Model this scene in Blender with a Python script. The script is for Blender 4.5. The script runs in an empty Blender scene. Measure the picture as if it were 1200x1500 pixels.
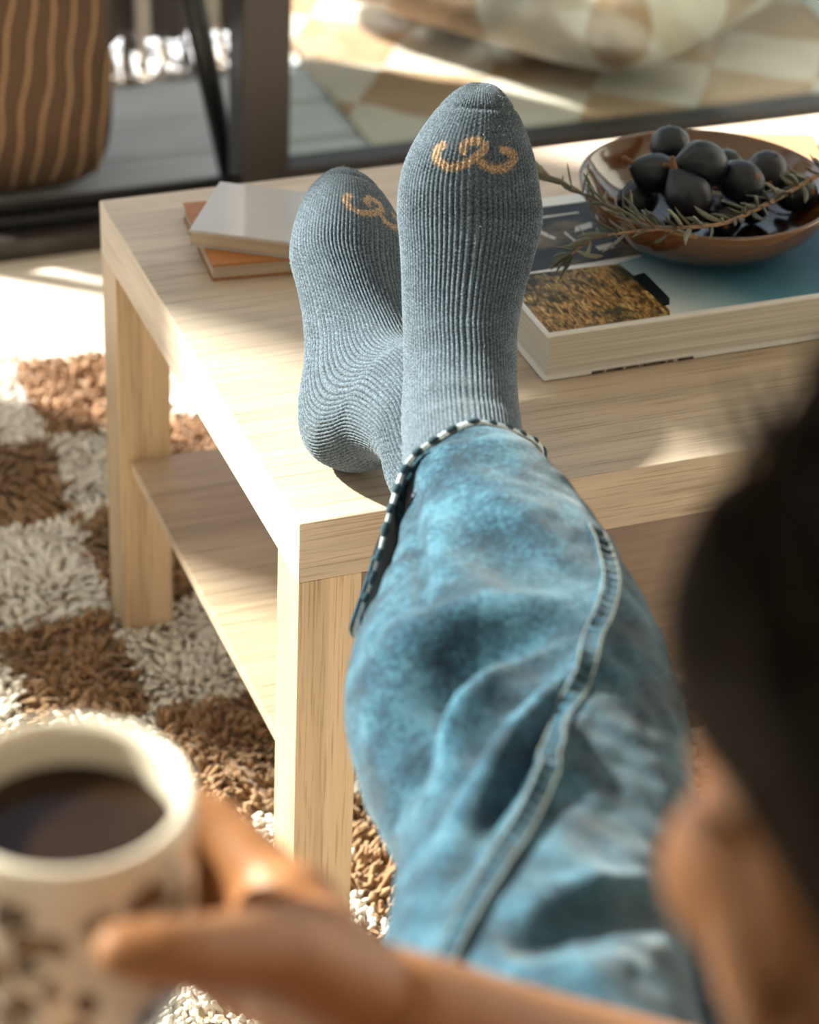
import bpy, bmesh, math, random
import numpy as np
from mathutils import Vector, Matrix, noise

random.seed(7)
rng = np.random.default_rng(7)
S = bpy.context.scene
COL = S.collection

# ------------------------------------------------------------------ camera
FPX = 3703.0
CAM = np.array([-0.50247, -1.44676, 1.43004])
RX, RY, RZ = 1.00799, 0.04724, -0.38560
def _rot(ax, a):
    return np.array(Matrix.Rotation(a, 3, ax))
CM = _rot('Z', RZ) @ _rot('X', RX) @ _rot('Z', RY)
def at(px, py, depth):
    """a photo pixel at a real distance along the lens axis -> world point"""
    return CAM + (CM @ np.array([(px - 600) / FPX, -(py - 750) / FPX, -1.0])) * depth
def atz(px, py, z):
    d = CM @ np.array([(px - 600) / FPX, -(py - 750) / FPX, -1.0])
    return CAM + d * ((z - CAM[2]) / d[2])
def to_px(P):
    q = (np.asarray(P) - CAM) @ CM
    return np.stack([600 + FPX * q[:, 0] / -q[:, 2], 750 - FPX * q[:, 1] / -q[:, 2]], 1)

cam_data = bpy.data.cameras.new('camera')
cam = bpy.data.objects.new('camera', cam_data)
COL.objects.link(cam)
cam.matrix_world = Matrix.Translation(Vector(CAM)) @ Matrix(CM.tolist()).to_4x4()
cam_data.sensor_fit = 'VERTICAL'
cam_data.sensor_height = 36.0
cam_data.lens = FPX / 1500 * 36.0
cam_data.clip_start = 0.02
cam_data.dof.use_dof = True
cam_data.dof.focus_distance = 1.84
cam_data.dof.aperture_fstop = 5.6
S.camera = cam

# ------------------------------------------------------------------ light
SUN_AZ = math.radians(-45)       # direction the light travels, in the floor plane
SUN_EL = math.radians(31)
world = bpy.data.worlds.new('sky_world')
S.world = world
world.use_nodes = True
wn = world.node_tree.nodes
wl = world.node_tree.links
sky = wn.new('ShaderNodeTexSky')
sky.sky_type = 'HOSEK_WILKIE'
sky.turbidity = 3.0
sky.ground_albedo = 0.4
sky.sun_direction = (-math.cos(SUN_AZ) * math.cos(SUN_EL), -math.sin(SUN_AZ) * math.cos(SUN_EL), math.sin(SUN_EL))
hazy = wn.new('ShaderNodeHueSaturation')      # thin haze takes the edge off the blue
hazy.inputs['Saturation'].default_value = 0.55
wl.new(sky.outputs[0], hazy.inputs['Color'])
wl.new(hazy.outputs[0], wn['Background'].inputs[0])
wn['Background'].inputs[1].default_value = 4.0
sun_data = bpy.data.lights.new('sun', 'SUN')
sun_data.energy = 14.0
sun_data.angle = math.radians(2.4)
sun_data.color = (1.0, 0.93, 0.86)
sun = bpy.data.objects.new('sun', sun_data)
COL.objects.link(sun)
_d = Vector((math.cos(SUN_AZ) * math.cos(SUN_EL), math.sin(SUN_AZ) * math.cos(SUN_EL), -math.sin(SUN_EL)))
sun.rotation_euler = _d.to_track_quat('-Z', 'Y').to_euler()
S.view_settings.view_transform = 'Standard'
S.view_settings.look = 'None'
S.view_settings.gamma = 1.0
S.view_settings.use_curve_mapping = False
S.view_settings.exposure = 0.82

# ------------------------------------------------------------------ helpers
def tag(o, label=None, cat=None, group=None, kind=None):
    if label: o['label'] = label
    if cat: o['category'] = cat
    if group: o['group'] = group
    if kind: o['kind'] = kind
    return o
def empty(name, loc=(0, 0, 0), rz=0.0):
    o = bpy.data.objects.new(name, None)
    o.location = Vector(loc)
    o.rotation_euler = (0, 0, rz)
    o.empty_display_size = 0.02
    COL.objects.link(o)
    return o
def link(name, me, mat=None, parent=None, loc=None):
    o = bpy.data.objects.new(name, me)
    if mat is not None and len(me.materials) == 0:
        me.materials.append(mat)
    COL.objects.link(o)
    if parent is not None: o.parent = parent
    if loc is not None: o.location = Vector(loc)
    return o
def mesh(name, v, f, smooth=True, uv=None, col=None):
    me = bpy.data.meshes.new(name)
    me.from_pydata([tuple(map(float, p)) for p in v], [], f if isinstance(f, list) else f.tolist())
    me.update()
    if smooth:
        me.polygons.foreach_set('use_smooth', [True] * len(me.polygons))
    if uv is not None:
        lay = me.uv_layers.new(name='UVMap')
        li = np.zeros(len(me.loops), dtype=np.int32)
        me.loops.foreach_get('vertex_index', li)
        lay.data.foreach_set('uv', np.asarray(uv, dtype=np.float32)[li].ravel())
    if col is not None:
        a = me.color_attributes.new('tint', 'FLOAT_COLOR', 'POINT')
        c = np.ones((len(me.vertices), 4), dtype=np.float32)
        c[:, :np.asarray(col).shape[1]] = col
        a.data.foreach_set('color', c.ravel())
    return me
def bm_mesh(name, bm, smooth=False):
    me = bpy.data.meshes.new(name)
    bmesh.ops.recalc_face_normals(bm, faces=bm.faces[:])
    bm.to_mesh(me); bm.free()
    if smooth:
        me.polygons.foreach_set('use_smooth', [True] * len(me.polygons))
    return me
def box(name, lo, hi, mat, parent=None, bevel=0.0, seg=2):
    """box from corner to corner; its origin sits at its own centre of base"""
    lo = np.array(lo, float); hi = np.array(hi, float)
    c = np.array([(lo[0] + hi[0]) / 2, (lo[1] + hi[1]) / 2, lo[2]])
    bm = bmesh.new()
    r = bmesh.ops.create_cube(bm, size=1.0)
    for v in bm.verts:
        v.co = Vector((lo[i] + (v.co[i] + .5) * (hi[i] - lo[i]) - c[i]) for i in range(3))
    if bevel > 0:
        bmesh.ops.bevel(bm, geom=bm.edges[:], offset=bevel, segments=seg, profile=.6, affect='EDGES')
    me = bm_mesh(name, bm)
    o = link(name, me, mat, parent)
    o.location = Vector(c)
    return o
def catmull(keys, n):
    """smooth interpolation of an array of key rows to n rows"""
    K = np.asarray(keys, float)
    m = len(K)
    t = np.linspace(0, m - 1, n)
    i = np.clip(t.astype(int), 0, m - 2)
    u = (t - i)[:, None]
    p0 = K[np.clip(i - 1, 0, m - 1)]; p1 = K[i]; p2 = K[i + 1]; p3 = K[np.clip(i + 2, 0, m - 1)]
    return .5 * ((2 * p1) + (-p0 + p2) * u + (2 * p0 - 5 * p1 + 4 * p2 - p3) * u**2 + (-p0 + 3 * p1 - 3 * p2 + p3) * u**3)
def grid_faces(rows, cols, wrap=True):
    i = np.arange(rows - 1)[:, None]
    j = np.arange(cols if wrap else cols - 1)[None, :]
    jn = (j + 1) % cols
    f = np.stack([np.broadcast_to(i * cols + j, (rows - 1, j.shape[1])), i * cols + jn, (i + 1) * cols + jn,
                  np.broadcast_to((i + 1) * cols + j, (rows - 1, j.shape[1]))], -1)
    return f.reshape(-1, 4).tolist()
def frames(P):
    P = np.asarray(P, float)
    T = np.gradient(P, axis=0)
    T /= np.linalg.norm(T, axis=1)[:, None] + 1e-12
    ref = np.array([0, 0, 1.0]) if abs(T[0][2]) < .9 else np.array([1.0, 0, 0])
    A = np.zeros_like(P)
    a = ref - T[0] * (ref @ T[0]); a /= np.linalg.norm(a)
    for k in range(len(P)):
        a = a - T[k] * (a @ T[k]); a /= np.linalg.norm(a) + 1e-12
        A[k] = a
    return T, A, np.cross(T, A)
def tube_data(P, r, seg=8, cap=True, flat=1.0):
    P = np.asarray(P, float)
    r = np.broadcast_to(np.asarray(r, float), (len(P),))
    T, A, B = frames(P)
    th = np.linspace(0, 2 * np.pi, seg, endpoint=False)
    V = P[:, None, :] + r[:, None, None] * (np.cos(th)[None, :, None] * A[:, None, :] + flat * np.sin(th)[None, :, None] * B[:, None, :])
    v = V.reshape(-1, 3)
    f = grid_faces(len(P), seg)
    if cap:
        f.append(list(range(seg))[::-1])
        f.append([(len(P) - 1) * seg + k for k in range(seg)])
    return v, f
class MB:
    def __init__(s): s.v = []; s.f = []
    def add(s, v, f):
        o = len(s.v)
        s.v.extend([tuple(map(float, p)) for p in v]); s.f.extend([[i + o for i in q] for q in f]); return s
    def tube(s, P, r, seg=8, cap=True, flat=1.0): return s.add(*tube_data(P, r, seg, cap, flat))
    def build(s, name, mat, parent=None, smooth=True):
        return link(name, mesh(name, s.v, s.f, smooth), mat, parent)
def lathe(profile, seg=48):
    """closed profile of (r, z) revolved about z"""
    pr = np.asarray(profile, float)
    th = np.linspace(0, 2 * np.pi, seg, endpoint=False)
    V = np.stack([pr[:, 0][:, None] * np.cos(th), pr[:, 0][:, None] * np.sin(th), np.broadcast_to(pr[:, 1][:, None], (len(pr), seg))], -1)
    return V.reshape(-1, 3), grid_faces(len(pr), seg)
def ellipsoid(c, r, R=None, n=20):
    th = np.linspace(0, np.pi, n); ph = np.linspace(0, 2 * np.pi, 2 * n, endpoint=False)
    V = np.stack([np.sin(th)[:, None] * np.cos(ph), np.sin(th)[:, None] * np.sin(ph), np.broadcast_to(np.cos(th)[:, None], (n, 2 * n))], -1).reshape(-1, 3)
    V = V * np.asarray(r, float)
    if R is not None: V = V @ np.asarray(R).T
    return V + np.asarray(c, float), grid_faces(n, 2 * n)
def remeshed(name, mb, voxel, smooth=6, fac=.5):
    """melt overlapping closed shapes into one continuous surface"""
    me = mesh(name + '_source', mb.v, mb.f)
    o = bpy.data.objects.new(name + '_source', me)
    COL.objects.link(o)
    m = o.modifiers.new('r', 'REMESH'); m.mode = 'VOXEL'; m.voxel_size = voxel; m.use_smooth_shade = True
    if smooth:
        k = o.modifiers.new('s', 'SMOOTH'); k.factor = fac; k.iterations = smooth
    dg = bpy.context.evaluated_depsgraph_get()
    out = bpy.data.meshes.new_from_object(o.evaluated_get(dg))
    out.name = name
    bpy.data.objects.remove(o); bpy.data.meshes.remove(me)
    out.polygons.foreach_set('use_smooth', [True] * len(out.polygons))
    return out
def co_of(me):
    a = np.zeros(len(me.vertices) * 3, dtype=np.float32); me.vertices.foreach_get('co', a)
    return a.reshape(-1, 3).astype(float)

# ------------------------------------------------------------------ materials
def newmat(name):
    m = bpy.data.materials.new(name); m.use_nodes = True
    nt = m.node_tree
    return m, nt, nt.nodes, nt.links, nt.nodes['Principled BSDF']
def inp(b, **k):
    names = dict(color='Base Color', rough='Roughness', metal='Metallic', spec='Specular IOR Level', coat='Coat Weight',
                 sheen='Sheen Weight', sheen_r='Sheen Roughness', sss='Subsurface Weight', coat_r='Coat Roughness')
    for a, v in k.items():
        if a == 'color' and len(v) == 3: v = (*v, 1)
        b.inputs[names[a]].default_value = v
def ramp(n, stops):
    r = n.new('ShaderNodeValToRGB')
    e = r.color_ramp.elements
    while len(e) < len(stops): e.new(0.5)
    for k, (p, c) in enumerate(stops):
        e[k].position = p; e[k].color = (*c, 1) if len(c) == 3 else c
    return r
def coords(n, l, scale=(1, 1, 1), rot=(0, 0, 0), kind='Object', loc=(0, 0, 0)):
    t = n.new('ShaderNodeTexCoord'); m = n.new('ShaderNodeMapping')
    m.inputs['Scale'].default_value = scale; m.inputs['Rotation'].default_value = rot; m.inputs['Location'].default_value = loc
    l.new(t.outputs[kind], m.inputs['Vector'])
    return m.outputs[0]
def noise_tex(n, l, vec, scale, detail=4, rough=.55, dist=0.0):
    t = n.new('ShaderNodeTexNoise')
    t.inputs['Scale'].default_value = scale; t.inputs['Detail'].default_value = detail
    t.inputs['Roughness'].default_value = rough; t.inputs['Distortion'].default_value = dist
    if vec is not None: l.new(vec, t.inputs['Vector'])
    return t
def bump(n, l, b, height, strength=.3, dist=.001):
    k = n.new('ShaderNodeBump'); k.inputs['Strength'].default_value = strength; k.inputs['Distance'].default_value = dist
    l.new(height, k.inputs['Height']); l.new(k.outputs[0], b.inputs['Normal'])
    return k
def mix(n, l, kind, fac, a, c):
    m = n.new('ShaderNodeMix'); m.data_type = 'RGBA'; m.blend_type = kind
    if isinstance(fac, (int, float)): m.inputs[0].default_value = fac
    else: l.new(fac, m.inputs[0])
    for s, v in ((6, a), (7, c)):
        if isinstance(v, tuple): m.inputs[s].default_value = (*v, 1) if len(v) == 3 else v
        else: l.new(v, m.inputs[s])
    return m.outputs[2]
def plain(name, color, rough=.5, var=.12, scale=60, bmp=.1, **k):
    m, nt, n, l, b = newmat(name)
    inp(b, color=color, rough=rough, **k)
    v = coords(n, l)
    t = noise_tex(n, l, v, scale, 5)
    lo = tuple(c * (1 - var) for c in color); hi = tuple(min(1, c * (1 + var)) for c in color)
    r = ramp(n, [(.3, lo), (.7, hi)])
    l.new(t.outputs[0], r.inputs[0]); l.new(r.outputs[0], b.inputs['Base Color'])
    if bmp: bump(n, l, b, t.outputs[0], bmp, .0008)
    return m
def oak(name, grain, strip=None, base=(.60, .495, .400), width=.072):
    """oak foil: grain axis 0/1/2, veneer strips across axis `strip`"""
    m, nt, n, l, b = newmat(name)
    sc = [46.0, 46.0, 46.0]; sc[grain] = 2.4
    v = coords(n, l, tuple(sc))
    t1 = noise_tex(n, l, v, 1.0, 6, .6, .6)
    sc2 = [520.0, 520.0, 520.0]; sc2[grain] = 11
    t2 = noise_tex(n, l, coords(n, l, tuple(sc2)), 1.0, 3, .6)
    dark = tuple(c * .80 for c in base); light = tuple(min(1, c * 1.12) for c in base)
    r1 = ramp(n, [(.30, dark), (.52, base), (.75, light)])
    l.new(t1.outputs[0], r1.inputs[0])
    r2 = ramp(n, [(.34, (.60, .54, .48)), (.47, (1, 1, 1))])
    l.new(t2.outputs[0], r2.inputs[0])
    c = mix(n, l, 'MULTIPLY', .75, r1.outputs[0], r2.outputs[0])
    if strip is not None:
        sep = n.new('ShaderNodeSeparateXYZ'); tc = n.new('ShaderNodeTexCoord')
        l.new(tc.outputs['Object'], sep.inputs[0])
        d = n.new('ShaderNodeMath'); d.operation = 'DIVIDE'; d.inputs[1].default_value = width
        l.new(sep.outputs[strip], d.inputs[0])
        fl = n.new('ShaderNodeMath'); fl.operation = 'FLOOR'; l.new(d.outputs[0], fl.inputs[0])
        wnz = n.new('ShaderNodeTexWhiteNoise'); wnz.noise_dimensions = '1D'; l.new(fl.outputs[0], wnz.inputs['W'])
        rr = ramp(n, [(0, (.80, .77, .73)), (1, (1.06, 1.06, 1.06))])
        l.new(wnz.outputs['Value'], rr.inputs[0])
        c = mix(n, l, 'MULTIPLY', 1.0, c, rr.outputs[0])
    l.new(c, b.inputs['Base Color'])
    inp(b, rough=.42, spec=.35)
    bump(n, l, b, t2.outputs[0], .12, .0005)
    return m
def glass_mat(name, tint=(.93, .97, .95)):
    m, nt, n, l, b = newmat(name)
    n.remove(b)
    out = n['Material Output']
    tr = n.new('ShaderNodeBsdfTransparent'); tr.inputs[0].default_value = (*tint, 1)
    gl = n.new('ShaderNodeBsdfGlossy'); gl.inputs['Roughness'].default_value = .015
    lw = n.new('ShaderNodeLayerWeight'); lw.inputs[0].default_value = .5
    pw = n.new('ShaderNodeMath'); pw.operation = 'POWER'; pw.inputs[1].default_value = 5; l.new(lw.outputs['Facing'], pw.inputs[0])
    fr = n.new('ShaderNodeMath'); fr.operation = 'MULTIPLY_ADD'; fr.inputs[1].default_value = .95; fr.inputs[2].default_value = .045; l.new(pw.outputs[0], fr.inputs[0])
    mx = n.new('ShaderNodeMixShader')
    l.new(fr.outputs[0], mx.inputs[0]); l.new(tr.outputs[0], mx.inputs[1]); l.new(gl.outputs[0], mx.inputs[2])
    l.new(mx.outputs[0], out.inputs[0])
    return m

M_top = oak('oak_top', 0, 1)
M_side = oak('oak_edge', 1, None)
M_leg = oak('oak_leg', 2, 0, base=(.61, .46, .315), width=.031)  # warm bounce light on the legs is put into their base colour
M_shelf = oak('oak_shelf', 0, 1, base=(.54, .42, .315), width=.085)
M_wall = plain('plaster', (.74, .71, .66), .9, .04, 30, .15)
M_floor = oak('pale_floor', 0, 1, base=(.72, .64, .54), width=.14)
M_frame = plain('dark_aluminium', (.019, .015, .013), .38, .12, 200, .05, spec=.5)
M_rail = plain('black_rail', (.018, .020, .022), .30, .15, 120, .05)
M_glass = glass_mat('door_glass', (.90, .94, .91))

# ------------------------------------------------------------------ room
DY = 1.39           # plane of the sliding door
tag(box('floor', (-4.6, -3.2, -.08), (3.6, 1.342, 0), M_floor), kind='structure')
tag(box('ceiling', (-4.6, -3.2, 3.0), (3.6, 1.46, 3.12), M_wall), kind='structure')
tag(box('wall_right', (3.5, -3.2, 0), (3.62, 1.46, 3.0), M_wall), kind='structure')
tag(box('wall_left', (-4.72, -3.2, 0), (-4.6, 1.46, 3.0), M_wall), kind='structure')
tag(box('wall_near', (-4.6, -3.32, 0), (3.6, -3.2, 3.0), M_wall), kind='structure')
wb = tag(box('wall_shade_pier', (-1.03, 1.36, 0), (-.50, 1.48, 3.0), M_wall), kind='structure')  # unseen pier, added to keep the sun off part of table and rug
# sill with its two running rails
sill = empty('trim_1', (0, DY, 0)); tag(sill, kind='structure')
for nm, lo, hi, mt in (('sill_step', (-4.6, 1.342, -.05), (3.5, 1.365, .028), M_frame),
                       ('sill_bed', (-4.6, 1.365, -.05), (3.5, 1.47, .006), M_rail),
                       ('running_rail', (-4.6, 1.392, .006), (3.5, 1.408, .030), M_rail),
                       ('running_rail', (-4.6, 1.436, .006), (3.5, 1.452, .030), M_rail)):
    o = box(nm, lo, hi, mt, None, .003)
    o.parent = sill; o.location = o.location - sill.location
def door_panel(name, x0, x1, y, stile=.064, rail_z=(.030, .063), top=2.92):
    d = empty(name, ((x0 + x1) / 2, y, 0)); tag(d, kind='structure')
    def pt(nm, lo, hi, mt, bv=.003):
        o = box(nm, lo, hi, mt, None, bv); o.parent = d; o.location = o.location - d.location; return o
    pt('stile', (x0, y - .03, .030), (x0 + stile, y + .03, top), M_frame)
    pt('stile', (x1 - stile, y - .03, .030), (x1, y + .03, top), M_frame)
    pt('bottom_rail', (x0 + stile, y - .022, rail_z[0]), (x1 - stile, y + .022, rail_z[1]), M_frame)
    pt('top_rail', (x0 + stile, y - .022, top - .06), (x1 - stile, y + .022, top), M_frame)
    pt('pane', (x0 + stile, y - .005, rail_z[1]), (x1 - stile, y + .005, top - .06), M_glass, 0)
    return d
door_panel('door_1', .389, 2.06, 1.400)
door_panel('door_2', 1.95, 3.48, 1.444)
door_panel('window_1', -4.58, -3.14, 1.400)
door_panel('window_2', -3.20, -1.035, 1.444)

# ------------------------------------------------------------------ outdoor deck, board by board
M_deck = None
def deck_mat():
    m, nt, n, l, b = newmat('weathered_deck')
    t = noise_tex(n, l, coords(n, l, (4, 60, 60)), 1.0, 6, .65, .4)
    oi = n.new('ShaderNodeObjectInfo')
    r = ramp(n, [(.25, (.48, .52, .56)), (.55, (.60, .64, .68)), (.8, (.68, .71, .74))])
    l.new(t.outputs[0], r.inputs[0])
    hv = n.new('ShaderNodeMapRange'); hv.inputs[3].default_value = .85; hv.inputs[4].default_value = 1.1
    l.new(oi.outputs['Random'], hv.inputs[0])
    c = mix(n, l, 'MULTIPLY', 1.0, r.outputs[0], hv.outputs[0])
    l.new(c, b.inputs['Base Color']); inp(b, rough=.75)
    bump(n, l, b, t.outputs[0], .3, .002)
    return m
M_deck = deck_mat()
deck = empty('deck', (0, 1.47, 0)); tag(deck, kind='structure')
bmB = bmesh.new(); bmesh.ops.create_cube(bmB, size=1.0)
for v in bmB.verts: v.co = Vector((v.co.x * 9.0, v.co.y * .1165, v.co.z * .028))
bmesh.ops.bevel(bmB, geom=bmB.edges[:], offset=.004, segments=2, affect='EDGES')
board_me = bm_mesh('deck_board', bmB); board_me.materials.append(M_deck)
for k in range(20):
    o = bpy.data.objects.new('deck_board', board_me); COL.objects.link(o); o.parent = deck
    o.location = Vector((-.4, .060 + k * .1265, -.014))
tag(box('ground', (-14, 1.48, -.30), (14, 16, -.12), plain('dry_soil', (.42, .37, .29), .95, .25, 8, .4)), kind='structure')

# ------------------------------------------------------------------ coffee table
TH, TD, TW, TS, TT = .45, .5615, .90, .050, .051
table = empty('coffee_table', (0, 0, 0))
tag(table, 'pale oak coffee table with square legs and a lower shelf on the checked rug', 'table')
def tp(nm, lo, hi, mt, bv=.0012):
    o = box(nm, lo, hi, mt, table, bv, 2); return o
top = tp('tabletop', (0, 0, TH - TT), (TW, TD, TH), M_top)
# the end faces of the top carry grain along their own length
top.data.materials.append(M_side)
for p in top.data.polygons:
    if abs(p.normal.x) > .8: p.material_index = 1
for (x, y) in ((0, 0), (TW - TS, 0), (0, TD - TS), (TW - TS, TD - TS)):
    tp('leg', (x + .0004, y + .0004, 0.008), (x + TS - .0004, y + TS - .0004, TH - TT), M_leg)
ZS = .205
shelf = tp('shelf', (.0105, TS, ZS - .011), (TW - .0105, TD - TS, ZS), M_shelf, .001)

# ------------------------------------------------------------------ shag rug
def yarn_mat(name, a, c, d):
    m, nt, n, l, b = newmat(name)
    at_ = n.new('ShaderNodeAttribute'); at_.attribute_name = 'tint'
    r = ramp(n, [(.0, a), (.5, c), (1.0, d)])
    l.new(at_.outputs['Fac'], r.inputs[0])
    l.new(r.outputs[0], b.inputs['Base Color'])
    inp(b, rough=.95, sheen=.25, spec=.15)
    t = noise_tex(n, l, coords(n, l), 900, 2)
    bump(n, l, b, t.outputs[0], .3, .0006)
    return m
M_cream = yarn_mat('cream_yarn', (.72, .65, .57), (.83, .77, .69), (.88, .83, .77))
M_brown = yarn_mat('brown_yarn', (.24, .135, .068), (.32, .185, .095), (.42, .26, .145))
rug = empty('shag_rug', (.2, .3, 0))
tag(rug, 'brown and cream checked shag rug under the oak table', 'rug')
RX0, RX1, RY0, RY1 = -.75, 1.25, -.53, 1.072
o = box('rug_backing', (RX0, RY0, .0005), (RX1, RY1, .006), plain('rug_weave', (.40, .30, .20), .95, .2, 150, .4), None, .002)
o.parent = rug; o.location = o.location - rug.location
def checker(x, y):
    iu = np.floor((x - .05 * (y - .6)) / .115).astype(int)
    iv = np.floor((y - .04) / .17).astype(int)
    return ((iu + iv) % 2) == 1
def pile(sel_brown, name, mat):
    # denser where the rug is in view, sparser beyond
    pts = []
    for (x0, x1, y0, y1, sp) in ((-.26, .42, -.16, 1.07, .0062), (RX0, RX1, RY0, RY1, .0125)):
        gx = np.arange(x0, x1, sp); gy = np.arange(y0, y1, sp)
        X, Y = np.meshgrid(gx, gy); X = X.ravel(); Y = Y.ravel()
        X = X + rng.uniform(-.45, .45, len(X)) * sp; Y = Y + rng.uniform(-.45, .45, len(X)) * sp
        k = (X > RX0 + .004) & (X < RX1 - .004) & (Y > RY0 + .004) & (Y < RY1 - .002)
        if sp > .01:
            k &= ~((X > -.26) & (X < .42) & (Y > -.16) & (Y < 1.07))
        X, Y = X[k], Y[k]
        pts.append(np.stack([X, Y, np.full(len(X), sp)], 1))
    P = np.concatenate(pts)
    wob = np.array([noise.noise((p[0] * 45, p[1] * 45, 0)) for p in P]) * .010
    B = checker(P[:, 0] + wob, P[:, 1] + wob * .8)
    P = P[B == sel_brown]
    n = len(P)
    lean = np.stack([np.array([noise.noise((p[0] * 22, p[1] * 22, 5.1 + .0)) for p in P]),
                     np.array([noise.noise((p[0] * 22, p[1] * 22, 9.7)) for p in P])], 1)
    ang = rng.uniform(0, 2 * np.pi, n)
    big = P[:, 2] > .01
    length = rng.uniform(.75, 1.25, n) * (.013 if not sel_brown else .015) * np.where(big, 1.15, 1)
    spread = rng.uniform(.3, 1.0, n) * (.55 if not sel_brown else .85)
    dx = (np.cos(ang) * spread + lean[:, 0] * 1.3) * length
    dy = (np.sin(ang) * spread + lean[:, 1] * 1.3 - .15) * length
    rad = (.0027 if sel_brown else .0032) * rng.uniform(.8, 1.25, n) * np.where(big, 2.0, 1)
    base = np.stack([P[:, 0], P[:, 1], np.full(n, .004)], 1)
    K = []
    for t, w in ((0, .9), (.45, 1.0), (.8, 1.0), (1.0, .55)):
        c = base + np.stack([dx * t**1.6, dy * t**1.6, length * (t - .30 * t * t * (spread > .6))], 1)
        for q in range(4):
            a = ang + q * np.pi / 2
            K.append(c + (rad * w)[:, None] * np.stack([np.cos(a), np.sin(a), np.zeros(n)], 1))
    V = np.stack(K, 1)               # n,16,3
    fs = []
    for r in range(3):
        for q in range(4):
            fs.append([r * 4 + q, r * 4 + (q + 1) % 4, (r + 1) * 4 + (q + 1) % 4, (r + 1) * 4 + q])
    fs.append([12, 13, 14, 15])
    F = (np.arange(n)[:, None, None] * 16 + np.array(fs)[None]).reshape(-1, 4)
    tint = np.repeat(rng.uniform(0, 1, n)[:, None], 16, 1).ravel()
    me = mesh(name, V.reshape(-1, 3) - np.array([.2, .3, 0]), F, True, None, np.stack([tint] * 3, 1))
    o = link(name, me, mat, rug); o['kind'] = 'stuff'
    return o
pile(True, 'brown_pile', M_brown)
pile(False, 'cream_pile', M_cream)

# ------------------------------------------------------------------ books
M_page = None
def page_mat(name, a, b_, sc=900):
    m, nt, n, l, b = newmat(name)
    t = noise_tex(n, l, coords(n, l, (3, 3, sc)), 1.0, 2, .5)
    r = ramp(n, [(.35, a), (.65, b_)])
    l.new(t.outputs[0], r.inputs[0]); l.new(r.outputs[0], b.inputs['Base Color'])
    inp(b, rough=.9); bump(n, l, b, t.outputs[0], .5, .0006)
    return m
M_page = page_mat('book_pages', (.44, .40, .34), (.66, .61, .54))
M_kraft = page_mat('small_book_pages', (.40, .31, .23), (.52, .42, .33), 700)
def local_box(nm, lo, hi, mat, parent, bevel=.0006):
    bm = bmesh.new(); bmesh.ops.create_cube(bm, size=1.0)
    lo = np.array(lo, float); hi = np.array(hi, float)
    for v in bm.verts: v.co = Vector((lo[i] + (v.co[i] + .5) * (hi[i] - lo[i])) for i in range(3))
    bmesh.ops.bevel(bm, geom=bm.edges[:], offset=bevel, segments=2, affect='EDGES')
    return link(nm, bm_mesh(nm, bm), mat, parent)
def small_book(label, corner, ang, w, d, h, z, cover, pages):
    b = empty('small_book', (corner[0], corner[1], z), ang)
    tag(b, label, 'book', 'small books by the sock')
    local_box('back_cover', (0, 0, 0), (w, d, .0015), cover, b)
    local_box('page_block', (.0012, .0012, .0015), (w - .002, d - .0015, h - .0022), pages, b, .0004)
    local_box('front_cover', (0, 0, h - .0022), (w, d, h), cover, b)
    local_box('spine', (w - .002, 0, .0015), (w, d, h - .0022), cover, b, .0004)
    return b
M_orange = plain('rust_cover', (.40, .155, .045), .5, .1, 300, .05)
M_greycov = plain('glossy_grey_cover', (.50, .47, .46), .22, .03, 20, .02, coat=.4)
small_book('small rust covered book lying on the table under the grey book', (.0505, .382), math.radians(-5), .10, .125, .0150, TH + .0002, M_orange, M_kraft)
small_book('small book with glossy grey cover lying crooked on the rust book', (.042, .422), math.radians(-32), .13, .101, .0155, TH + .0153, M_greycov, M_kraft)

# large photo book
BX0, BX1, BY0, BY1, BZ, BH = .252, .572, .142, .376, TH + .0002, .042
book = empty('photo_book', (BX0, BY0, BZ))
tag(book, 'thick hardback photo book with pictures on its cover, under the brown bowl', 'book')
BW, BD = BX1 - BX0, BY1 - BY0
M_white = plain('white_cover', (.72, .71, .69), .28, .02, 20, .02, coat=.3)
local_box('back_cover', (0, 0, 0), (BW, BD, .0032), M_white, book, .0010)
# page block with a slightly hollow fore edge
nb = 24
vs = []
for k in range(nb):
    t = k / (nb - 1); z = .0032 + t * (BH - .0064); ins = .0035 - .002 * math.sin(math.pi * t) * -1
    vs += [(ins, ins, z), (BW - .002, ins, z), (BW - .002, BD - ins, z), (ins, BD - ins, z)]
fs = grid_faces(nb, 4) + [[3, 2, 1, 0], [(nb - 1) * 4 + q for q in range(4)]]
link('page_block', mesh('page_block', vs, fs, False), M_page, book)
local_box('front_cover', (0, 0, BH - .0032), (BW, BD, BH), M_white, book, .0010)
local_box('spine', (BW - .003, 0, .0032), (BW, BD, BH - .0032), M_white, book, .0008)
def print_poly(nm, pts, mat, lift=.00025, z=None, vertical=False):
    """flat print on the cover: polygon in cover coordinates"""
    bm = bmesh.new()
    if vertical:
        vsx = [bm.verts.new((p[0], -.00025, p[1])) for p in pts]
    else:
        vsx = [bm.verts.new((p[0], p[1], BH + lift)) for p in pts]
    bm.faces.new(vsx)
    me = bpy.data.meshes.new(nm); bm.to_mesh(me); bm.free()
    return link(nm, me, mat, book)
def C(px, py):
    p = atz(px, py, BZ + BH); return (p[0] - BX0, p[1] - BY0)
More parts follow.
